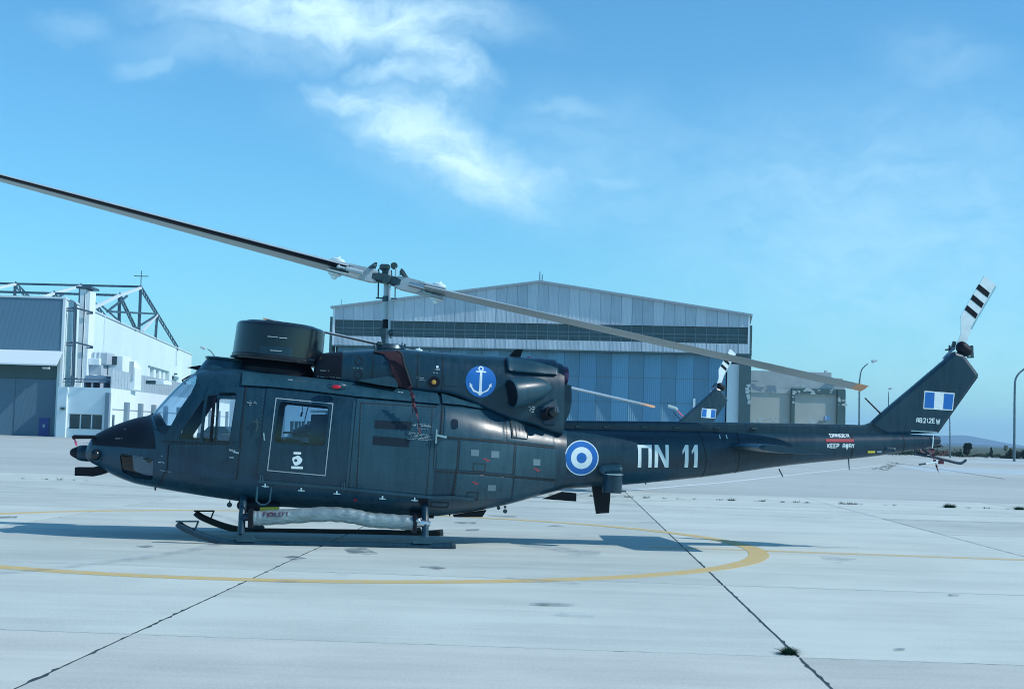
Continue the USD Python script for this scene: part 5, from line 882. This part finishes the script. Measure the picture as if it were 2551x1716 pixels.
wx0, wx1 = at_depth(cJ(552, 1300)[0], AY)[0], at_depth(cJ(864, 1300)[0], AY)[0]; wz1, wz0 = at_depth(cJ(700, 1262)[0], AY)[2], at_depth(cJ(700, 1394)[0], AY)[2]
body = body - mf(fr_(bx(wx0, wx1, AY-1, AY+.5, wz0, wz1))); an('wall', tm(body), WHITEW)
fr = an('window', fr_([bx(wx0-.06, wx1+.06, AY+.1, AY+.2, wz1-.06, wz1+.06), bx(wx0-.06, wx1+.06, AY-.06, AY+.2, wz0-.08, wz0+.03)] + [bx(wx0+(wx1-wx0)*t-.05, wx0+(wx1-wx0)*t+.05, AY+.1, AY+.2, wz0+.04, wz1-.07) for t in (.005, .34, .67, .995)]), STEELW)
for t in (0, 1/3, 2/3): an('pane', fr_(bx(wx0+(wx1-wx0)*t+.08, wx0+(wx1-wx0)*(t+1/3)-.08, AY+.2, AY+.22, wz0+.04, wz1-.07)), DARKPANE, parent=fr)
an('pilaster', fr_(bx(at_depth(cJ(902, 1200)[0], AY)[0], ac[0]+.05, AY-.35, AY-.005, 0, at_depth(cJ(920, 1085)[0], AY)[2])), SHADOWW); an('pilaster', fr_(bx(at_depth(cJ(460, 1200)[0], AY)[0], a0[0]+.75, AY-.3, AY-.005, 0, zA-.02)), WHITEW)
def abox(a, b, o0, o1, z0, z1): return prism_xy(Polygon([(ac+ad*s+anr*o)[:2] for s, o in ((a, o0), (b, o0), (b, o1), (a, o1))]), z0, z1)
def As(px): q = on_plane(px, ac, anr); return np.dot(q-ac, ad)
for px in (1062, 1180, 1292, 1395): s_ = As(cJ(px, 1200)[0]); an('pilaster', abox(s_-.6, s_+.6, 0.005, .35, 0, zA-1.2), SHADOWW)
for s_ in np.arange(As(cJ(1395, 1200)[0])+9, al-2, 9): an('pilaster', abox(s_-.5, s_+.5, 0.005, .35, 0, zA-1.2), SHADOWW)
an('wall_groove', abox(1, al, .002, .03, zA-2.0, zA-1.92), SHADOWW); an('side_door', abox(*sorted([As(cJ(952, 1300)[0]), As(cJ(968, 1300)[0])]), .004, .06, 0, 2.2), DARKPANE)
GREYP_ = mat('post_grey', (.42, .52, .58), .6); MESHF = mat('mesh_fence', (.34, .44, .50), .6, var=.2, vscale=3)
an('roof_fence', abox(.3, al-.5, -.12, -.06, zA+.02, zA+1.75), MESHF); an('fence_post', [abox(s_, s_+.12, -.055, .0, zA+.02, zA+1.78) for s_ in np.arange(.5, al-1, 1.5)], GREYP_, kind='stuff')
an('front_rail', [tube([at_depth(cJ(540, 968)[0], AY+.3), at_depth(cJ(940, 975)[0], AY+.3)], .06, 6), tube([at_depth(cJ(540, 990)[0], AY+.3), at_depth(cJ(700, 992)[0], AY+.3)], .05, 6)], STEELB)
an('camera_box', fr_(bx(*(lambda q: (q[0]-.2, q[0]+.2, AY-.5, AY-.01, q[2]-.12, q[2]+.12))(at_depth(cJ(520, 1217)[0], AY)))), PIER)
# rooftop plant: each unit its own thing
def rbox(p0, p1, y, dpt, **k):
    u, v_ = at_depth(p0, y), at_depth(p1, y); return (min(u[0], v_[0]), max(u[0], v_[0]), y, y+dpt, min(u[2], v_[2]), max(u[2], v_[2]))
def unit(name, lab, cat_n): return thing(name, lab, cat_n, group=None)
GREYP = mat('duct_grey', (.36, .44, .50), .6, var=.06, vscale=.6)
u1 = unit('air_handler', 'big rounded grey air duct unit on the annex roof beside the white stack', 'air conditioner')
b_ = rbox(cJ(728, 735)[0], cJ(915, 852)[0], 143, 2.6); obj('rounded_duct', trimesh.convex.convex_hull(np.vstack([bevel_box(b_[0]+.6, b_[1], b_[2], b_[3], b_[4], b_[5], .12).vertices, bevel_box(b_[0], b_[1], b_[2], b_[3], b_[4], b_[5]-.9, .12).vertices])), GREYP, u1); 
for a in (803, 840): bb_ = rbox(cJ(a, 738)[0], cJ(a+8, 845)[0], 142.96, .2); obj('duct_flange', bx(*bb_), WHITEW, u1)
b2_ = rbox(cJ(722, 850)[0], cJ(902, zA)[0], 142.5, 3.2); b2_ = (*b2_[:4], zA, b_[4]-.01); obj('fan_box', bevel_box(*b2_, .04), GREYP, u1); b3_ = rbox(cJ(755, 790)[0], cJ(842, 850)[0], 142.2, .7); obj('filter_box', bevel_box(*b3_, .04), WHITEW, u1)
u2 = unit('white_plant_box', 'white boxy plant unit with a dark louvre on the annex roof', 'air conditioner'); b4 = rbox(cJ(922, 768)[0], cJ(1036, 1000)[0], 144.5, 3.0); obj('casing', bevel_box(*b4[:4], zA, b4[5], .05), WHITEW, u2)
b5 = rbox(cJ(920, 772)[0], cJ(990, 848)[0], 144.42, .07); obj('louvre', bx(*b5), DARKPANE, u2)
u3 = unit('curved_duct', 'curved white duct behind the boxy plant unit on the annex roof', 'duct'); b6 = rbox(cJ(1040, 806)[0], cJ(1150, 1000)[0], 147, 2.4); obj('duct_body', trimesh.convex.convex_hull(np.vstack([bevel_box(b6[0], b6[1]-.5, b6[2], b6[3], zA, b6[5], .1).vertices, bevel_box(b6[0], b6[1], b6[2], b6[3], zA, b6[5]-.7, .1).vertices])), WHITEW, u3); b7 = rbox(cJ(1042, 815)[0], cJ(1130, 980)[0], 146.93, .06); obj('duct_front', bx(*b7), GREYP, u3)
u4 = unit('condenser', 'grey condenser on legs at the front edge of the annex roof', 'air conditioner'); b8 = rbox(cJ(705, 935)[0], cJ(898, 1000)[0], 138.6, 2.2); obj('casing', trimesh.convex.convex_hull(np.array([[x, y, z] for y in (b8[2], b8[3]) for x, z in ((b8[0], b8[4]), (b8[1], b8[4]), (b8[1], b8[5]), (b8[0]+.25, b8[5]))])), mat('blue_grey_metal', (.20, .30, .40), .5), u4)
for t in (.08, .45, .92): obj('leg', bx(b8[0]+(b8[1]-b8[0])*t-.07, b8[0]+(b8[1]-b8[0])*t+.07, b8[2]+.1, b8[3]-.1, zA, b8[4]-.005), STEELB, u4)
for t in (.3, .75): obj('fan_hub', lathe([(.01, 0), (.45, 0), (.4, .1), (.01, .12)], 16, (b8[0]+(b8[1]-b8[0])*t, b8[2]+1.1, b8[5]), (0, 0, 1)), GREYM, u4)
u5 = unit('vent_hood', 'small dark louvred vent box by the annex roof fence', 'vent'); q = at_height(cJ(1280, 1030)[0], zA); b9 = rbox(cJ(1238, 978)[0], cJ(1320, 1012)[0], q[1]-20, 1.5); obj('louvre', bx(*b9[:4], b9[4], b9[5]), DARKPANE, u5); obj('casing', bevel_box(b9[0], b9[1]+.6, b9[2]+.08, b9[3]+1, zA, b9[4]-.01, .04), WHITEW, u5)
stk = unit('stack', 'tall square white chimney stack with ladder rings at the left hangar corner', 'chimney'); bs = rbox(cJ(655, 200)[0], cJ(722, 1000)[0], 141.5, 2.4)
sl, sr_ = at_depth(cJ(640, 1000)[0], 141.5)[0], at_depth(cJ(688, 1000)[0], 141.5)[0]; zs1 = bs[5]
obj('shaft', bevel_box(sl+.05, sr_+.05, 141.5, 143.9, zA, zs1, .05), WHITEW, stk); obj('shaft_side', bx(sr_+.08, sr_+.42, 141.7, 143.7, zA, zs1-.2), WHITEW, stk); obj('cap', bx(sl-.3, sr_+.6, 141.3, 144.1, zs1+.02, zs1+.22), STEELB, stk)
for yb0, yb1 in ((370, 412), (662, 703), (962, 990)):
    za_ = at_depth(cJ(700, yb0+12)[0], 141.2)[2]
    obj('ring_platform', [tube([at_depth(cJ(562, yb0)[0], 140.6), at_depth(cJ(640, yb0-6)[0], 141.0), at_depth(cJ(790, yb1-8)[0], 141.3)], .09, 6), tube([at_depth(cJ(562, yb0+18)[0], 140.5), at_depth(cJ(640, yb0+20)[0], 140.9)], .09, 6), tube([at_depth(cJ(735, yb1)[0], 141.2), at_depth(cJ(790, yb1)[0], 141.3)], .08, 6)] if yb0 < 900 else [tube([at_depth(cJ(545, 965)[0], 140), at_depth(cJ(660, 965)[0], 140)], .09, 6)], STEELB, stk)
obj('ladder', [tube([at_depth(cJ(636, 318)[0], 140.8), at_depth(cJ(612, 1025)[0], 140.8)], .11, 6), tube([at_depth(cJ(650, 340)[0], 140.8), at_depth(cJ(628, 1020)[0], 140.8)], .07, 6), tube([at_depth(cJ(722, 240)[0], 141.3), at_depth(cJ(688, 1000)[0], 141.3)], .06, 6)] + [beam(at_depth(cJ(636-24*t, 318+707*t)[0], 140.8), at_depth(cJ(650-22*t, 340+680*t)[0], 140.8), .06) for t in np.linspace(0, 1, 16)], STEELB, stk)
# workshop seen through the cabin windows
wk = thing('workshop', 'pale workshop block seen through the helicopter cabin windows', 'building'); WY = 150.0
w0, w1 = at_depth((574, 1000), WY), at_depth((812, 1000), WY); zw = at_depth((690, 955), WY)[2]
holes = [(s5(540, 570)[0], s5(660, 785)[0]), (s5(675, 572)[0], s5(760, 785)[0]), (s5(300, 580)[0], s5(362, 755)[0])]; holes += [((p0[0]+d, p0[1]), (p1[0]+d, p1[1])) for (p0, p1), d in ((holes[0], 42), (holes[0], -75))]
wb = mf(bx(w0[0], w1[0], WY, WY+14, -.3, zw))
for p0, p1 in holes: u, v_ = at_depth(p0, WY), at_depth(p1, WY); wb = wb - mf(bx(u[0], v_[0], WY-1, WY+.4, v_[2], u[2]))
obj('wall', tm(wb), mat('workshop_wall', (.34, .46, .54), .8, var=.06), wk)
for p0, p1 in holes: u, v_ = at_depth(p0, WY), at_depth(p1, WY); f_ = obj('window', [bx(u[0], v_[0], WY+.12, WY+.18, u[2]-.08, u[2]), bx((u[0]+v_[0])/2-.04, (u[0]+v_[0])/2+.04, WY+.12, WY+.18, v_[2], u[2]-.09)], STEELW, wk); obj('pane', bx(u[0]+.02, v_[0]-.02, WY+.2, WY+.22, v_[2]+.02, u[2]-.02), DARKPANE, f_)
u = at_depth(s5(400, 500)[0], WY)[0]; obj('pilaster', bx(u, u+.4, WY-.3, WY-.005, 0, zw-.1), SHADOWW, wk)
# parked car seen through the cockpit window
CARP = mat('car_paint', (.015, .04, .08), .25); TYRE = mat('tyre_rubber', (.012, .014, .018), .8)
cq = ground(r2(1305, 1395)[0]); cq = np.array([cq[0], min(cq[1], 118), 0]); cq[0] = at_depth(r2(1310, 1300)[0], cq[1])[0]
car = thing('parked_car', 'dark blue parked car visible through the cockpit door window', 'car', cq, math.radians(-25))
obj('body', trimesh.convex.convex_hull(np.array([[x, y, z] for y, k in ((-.8, 1), (.8, 1)) for x, z in ((-2.1, .35), (2.05, .35), (2.1, .6), (1.9, .85), (-2.1, .9), (-2.15, .55))])), CARP, car); cb = obj('cabin', trimesh.convex.convex_hull(np.array([[x, y, z] for x, w, z in ((-1.7, .74, .9), (1.1, .74, .9), (.45, .6, 1.42), (-1.2, .6, 1.42)) for y in (-w, w)])), DARKPANE, car); obj('roof', trimesh.convex.convex_hull(np.array([[x, y, z] for x, w, z in ((.45, .6, 1.425), (-1.2, .6, 1.425), (.3, .5, 1.47), (-1.0, .5, 1.47)) for y in (-w, w)])), CARP, car)
for x in (-1.3, 1.3):
    for y in (-.8, .8): obj('wheel', cone((x, y-.1, .31), (x, y+.1, .31), .31, .31, 18), TYRE, car)
# --- lamp posts
LAMPP = mat('lamp_post_grey', (.10, .16, .19), .5, metal=.3); LAMPH = mat('lamp_head_grey', (.42, .50, .54), .4)
def lamp(pts, y, head, label, r=.11, grp='street lamps around the airfield'):
    base = at_depth(pts[0], y); P3 = [at_depth(p, y) for p in pts]; P3[0][2] = -.05; t = thing('street_lamp', label, 'street lamp', (P3[0][0], P3[0][1], 0), group=grp); o = np.array([P3[0][0], P3[0][1], 0])
    c = spline(np.array(P3)-o, 6); obj('pole', tube(c, np.linspace(r, r*.5, len(c)), 8), LAMPP, t, smooth=True)
    h0, h1 = at_depth(head[0], y)-o, at_depth(head[1], y)-o; obj('lamp_head', tm(m3.Manifold.batch_hull([m3.Manifold.sphere(.20, 12).translate([float(v) for v in h0]), m3.Manifold.sphere(.12, 12).translate([float(v) for v in h1])])), LAMPH, t, smooth=True)
lamp(s3(1945, 1500, 1948, 600, 1958, 400, 1990, 260, 2085, 165), 168, s3(2165, 130, 2225, 115), 'curved grey street lamp between the old shed and the tail fin')
lamp([(2527, 1121)] + s4(1972, 1000, 1977, 560, 1992, 430, 2060, 340, 2200, 250, 2300, 225), 172, s4(2330, 218, 2390, 210), 'curved street lamp at the right picture edge among the bushes', r=.16)
lamp([(2213, 1130)] + s4(331, 760, 334, 600), 245, s4(345, 565, 375, 555), 'small distant street lamp peeking over the tail fin'); lamp([(2367, 1124)] + s4(1132, 1200, 1128, 960, 1110, 500, 1090, 420), 190, s4(1060, 400, 1030, 395), 'thin street lamp pole just right of the tail boom end', r=.10)
lamp([(541, 1085), (540, 960), (539, 905)] + crop(0, 640, 3.2672)(1748, 815, 1722, 775, 1690, 748), 183, crop(0, 640, 3.2672)(1660, 743, 1635, 733), 'curved street lamp rising behind the cockpit roof'); lamp([(2040, 1100), (2040, 960)] + s3(1300, 355, 1330, 335), 190, s3(1400, 298, 1432, 284), 'street lamp half hidden behind the old shed and rotor blade')
# --- hills and vegetation
HILL = mat('hill_scrub', (.012, .040, .075), .95, var=.25, vscale=.004)
def hill(name, pts, dist, thick, label=None):
    P3 = [at_depth(p, dist) for p in pts]; n_ = len(P3); xs = np.array([p[0] for p in P3]); zs = np.array([p[2] for p in P3]); gx = np.linspace(xs[0], xs[-1], 160); gz = np.interp(gx, xs, zs); gz += (meshkit.fbm(np.c_[gx*.012, gx*0, gx*0], 4, 7)-.5)*4; fr = np.linspace(-1, 1, 22); V = []
    for i, x in enumerate(gx):
        for t in fr: V.append([x, dist + t*thick, max(gz[i], -1)*max(0, 1-abs(t)**1.6) + (meshkit.fbm(np.array([x*.008, t*3.0, 1.0]), 4, 2)-.5)*10*(1-t*t) - 1])
    V = np.array(V); F = []
    for i in range(len(gx)-1):
        for k in range(len(fr)-1): a = i*len(fr)+k; F += [[a, a+len(fr), a+len(fr)+1], [a, a+len(fr)+1, a+1]]
    return obj(name, trimesh.Trimesh(V, F, process=False), HILL, kind='structure', smooth=True)
Hc = crop(2300, 1060, 9.287)
hill('hills', Hc(-3000, 420, -1200, 330, -300, 230, 310, 213, 600, 214, 760, 198, 900, 232, 1150, 290, 1400, 362, 1700, 440, 1900, 478, 2331, 540, 4000, 640), 6200, 700); hill('near_hills', Hc(-3000, 500, -500, 440, 320, 420, 480, 402, 700, 396, 850, 402, 1100, 470, 1400, 512, 1800, 560, 2331, 620, 4000, 700), 3600, 400)
def clump(c, rx, ry, h, n, size, seed, shape=1.0):
    q = np.random.RandomState(seed); V, F = [], []; lob = q.randn(7, 3)*[rx*.5, ry*.5, h*.28] + [0, 0, h*.52]
    for k in range(n):
        l_ = lob[q.randint(7)]; d = q.randn(3); d /= np.linalg.norm(d); p = l_ + d*q.rand()**.4*np.array([rx*.5, ry*.5, h*.3]); p[2] = np.clip(p[2], .03*h, h*1.08)
        a = q.randn(3); a /= np.linalg.norm(a); b = np.cross(a, q.randn(3)); b /= np.linalg.norm(b); s = size*q.uniform(.5, 1.4); i = len(V); V += [c+p-a*s, c+p+b*s*.55, c+p+a*s, c+p-b*s*.55]; F += [[i, i+1, i+2], [i, i+2, i+3]]
    return trimesh.Trimesh(np.array(V), F, process=False)
def plant(name, px, y, h_px, w_px, label, cat_n, m=BUSH, n=700, grp=None, trunk=False, size=None, shp=None):
    b = at_depth(px, y); k = y/FPX; h, w = h_px*k, w_px*k; t = thing(name, label, cat_n, (b[0], y, 0), group=grp)
    obj('crown' if trunk else 'foliage', clump(np.array([0, 0, h*.22 if trunk else 0]), w/2, w/2*.8, h*(.82 if trunk else 1), n, size or h*.07, int(px[0])), m, t)
    obj('trunk' if trunk else 'stems', [cone((0, 0, -.05), (.05*h, 0, h*.55), .05*h*.8, .02*h, 8)] + [cone((.02*h, 0, h*.25), (a*h*.25, b_*h*.2, h*.6), .02*h, .008*h, 6) for a, b_ in ((1, 0), (-1, .4), (.2, -1), (-.3, 1))], mat('bark_%d' % int(px[0]), (.07, .06, .05), .9), t)
plant('tree', Hc(1000, 700)[0], 214, 36, 24, 'small round dark tree among the bushes beyond the apron edge', 'tree', DKLEAF, 1600, trunk=True)
plant('cypress', Hc(1572, 710)[0], 212, 23, 7, 'slim dark cypress among the bushes beyond the apron edge', 'tree', DKLEAF, 600, trunk=True)
for i, (x, hp2, wp, lab, m) in enumerate(((700, 13, 26, 'low green bush left of the small round tree', BUSH), (830, 12, 20, 'low dark bush touching the small round tree on its left', DKLEAF), (1180, 8, 20, 'tiny dark bush right of the small round tree', DKLEAF), (1350, 11, 20, 'pale yellowish bush left of the slim cypress', REED), (1480, 12, 24, 'green bush at the foot of the slim cypress', BUSH), (1700, 10, 28, 'low pale bush right of the slim cypress', REED), (1840, 14, 30, 'wide green bush left of the tall reeds', BUSH), (1960, 31, 22, 'tall thin grey green shrub left of the edge lamp', REED), (2060, 27, 20, 'tall grey shrub touching the edge lamp', REED), (2180, 24, 28, 'bushy shrub right of the edge lamp', BUSH), (2290, 20, 26, 'dark bush at the right picture edge', DKLEAF), (2420, 22, 30, 'bush beyond the right picture edge', BUSH))):
    plant('bush', Hc(x, 740)[0], 208, hp2, wp, lab, 'bush', m, 500)
obj('undergrowth', [clump(np.array([x, 213+nr.uniform(-2, 6), 0]), 1.6, 1.2, nr.uniform(.35, .8), 60, .14, 300+i) for i, x in enumerate(np.arange(50, 100, .9))], BUSH, kind='stuff')
b_ = at_depth(Hc(330, 680)[0], 224); e_ = at_depth(Hc(620, 680)[0], 224); obj('low_brick_wall', bevel_box(b_[0]-3, e_[0], 224, 224.6, 0, .75, .04), mat('brick_red', (.22, .09, .09), .85, var=.3, vscale=1.2), label='low reddish wall beyond the apron behind the tail bumper', cat='wall')
obj('dark_hedge', clump(np.array([(b_[0]+e_[0])/2-3, 226.5, 0]), 7, 1.5, 1.5, 900, .16, 77), DKLEAF, label='dark hedge behind the low reddish wall', cat='hedge')
# ---------------------------------------------------------------- second helicopter, covers and ties
fl_ = H3(s4(990, 720)[0]); PSI2 = PSI + math.radians(14); fw_ = HO + HU*fl_[0] + HV*fl_[1] + [-.67, 22.4, 0]; H2O = fw_ - np.array([math.cos(PSI2)*fl_[0], math.sin(PSI2)*fl_[0], -.06])
h2 = thing('helicopter', 'farther dark helicopter of which only tail fin and one rotor blade show behind', 'helicopter', H2O, PSI2); h2.GetReferences().AddInternalReference(Sdf.Path(HP))
def turned(yaw, tilt, dz):
    # rotor turned about the mast and flapped, as this one is parked
    a, b = math.radians(yaw), tilt; ax_ = ey; Rz = trimesh.transformations.rotation_matrix(a, [0, 0, 1], hub); Rt = trimesh.transformations.rotation_matrix(b, ax_, hub); Mx = Rz @ Rt; Mx[2, 3] += dz; return Gf.Matrix4d(*[float(v) for v in Mx.T.ravel()])
for nm, tl in (('hub_yoke', -.024), ('rotor_blade', -.02), ('rotor_blade_001', -.056), ('blade_grip', -.02), ('blade_grip_001', -.056), ('hub_cap', 0), ('rotor_mast', 0), ('pitch_link', 0), ('pitch_link_001', 0), ('pitch_link_002', 0), ('pitch_link_003', 0)):
    UsdGeom.Xformable(stage.OverridePrim(f'{h2.GetPath()}/{nm}')).AddTransformOp().Set(turned(-52 if 'blade' in nm or 'yoke' in nm else 0, tl, -.25 if 'blade' in nm or 'yoke' in nm else -.34))
def hw(p): return HO + HU*p[0] + HV*p[1] + np.array([0, 0, p[2]])
def hthing(name, label, cat_n): return thing(name, label, cat_n, HO, PSI)
ic = hthing('intake_cover', 'dark maroon cloth cover stuffed in the engine air intake with hanging streamer', 'cover')
obj('cloth', COW.skin(Polygon(H(r4(1180, 165, 1560, 165, 1640, 230, 1690, 420, 1760, 650, 1820, 790, 1590, 770, 1480, 560, 1420, 300, 1340, 200), -.72)).buffer(.01), -.002, .02), MAROON, ic, smooth=30)
obj('cover_rim', tube(spline([H3(p, -.74) for p in r4(1560, 160, 1640, 220, 1680, 380, 1740, 560, 1810, 770)], 6), .018, 8), SEAM, ic, smooth=True)
def ribbon(pts, y, w, m, parent, nm, wv=.02, f=H3):
    c = spline([f(p, y) for p in pts], 7); V, F = [], []
    for i, p in enumerate(c):
        t = c[min(i+1, len(c)-1)]-c[max(i-1, 0)]; t /= np.linalg.norm(t); s = np.cross(t, [0, 1, 0]); s /= np.linalg.norm(s); ww = w*(1-.75*i/len(c)) if w < .2 else w; tw = np.array([0, math.sin(i*.9)*wv, 0]); a = .5+.5*math.cos(i*.55)
        for o in (-.002, .002): V += [p - s*ww/2*(.4+.6*a) + tw + [0, o, 0], p + s*ww/2*(.4+.6*a) - tw + [0, o, 0]]
    for i in range(len(c)-1):
        b = 4*i
        for q in ((0, 1, 5, 4), (2, 6, 7, 3), (0, 4, 6, 2), (1, 3, 7, 5)): F += [[b+q[0], b+q[1], b+q[2]], [b+q[0], b+q[2], b+q[3]]]
    return obj(nm, trimesh.Trimesh(V, F, process=False), m, parent, smooth=True)
ribbon(r4(1765, 770, 1800, 860, 1840, 970, 1870, 1120, 1920, 1330, 1950, 1570), -1.30, .075, RIBBON, ic, 'streamer'); ribbon(r4(1770, 790, 1815, 920, 1830, 1150, 1820, 1290), -1.31, .05, MAROON, ic, 'streamer')
ps = hthing('pitot_strap', 'pink safety strap hanging from the black nose tube', 'strap'); ribbon(r1(122, 425, 140, 470, 170, 560, 185, 590), -.28, .06, PINK, ps, 'strap', .005)
tt = hthing('tail_tie', 'red tie strap and white rod hanging below the end of the tail boom', 'strap'); ribbon(r6(850, 800, 880, 930, 905, 1120), -.12, .06, RIBBON, tt, 'strap', .01); ribbon(r6(915, 1100, 960, 1220, 1000, 1350, 1035, 1440), -.14, .045, RIBBON, tt, 'strap', .01)
obj('rod', cone(H3(r6(690, 1200)[0], -.18), H3(r6(1010, 1150)[0], -.18), .012), WHITE, tt); obj('rod_grip', cone(H3(r6(515, 1222)[0], -.18), H3(r6(690, 1200)[0], -.18), .014), DKSTEEL, tt); obj('white_cord', tube([H3(p, -.15) for p in r6(890, 440, 880, 600, 865, 800)], .008, 6), WHITE, tt)
t2 = thing('blade_tie', 'pink strap tying the far helicopter blade tip to its tail', 'strap')
obj('strap', tube([at_depth(p, y) for p, y in zip(s2(1430, 1150, 1455, 1185, 1505, 1235), (40.3, 41, 43.5))], .02, 6), PINK, t2); obj('tip_sock', tube([at_depth(p, 40.2) for p in s2(1350, 1128, 1395, 1142, 1425, 1150, 1445, 1170)], .04, 8), PEEL, t2)
# --- haze
HZ = usdkit.material(stage, '/World/Looks/haze_air', {'v': ('principled_volume', {'color': (.55, .76, .96), 'density': 0.00016, 'anisotropy': .2})}, [], volume='v.volume')
obj('haze', bx(-7000, 7000, -100, 9500, -1.6, 140), HZ, kind='stuff')
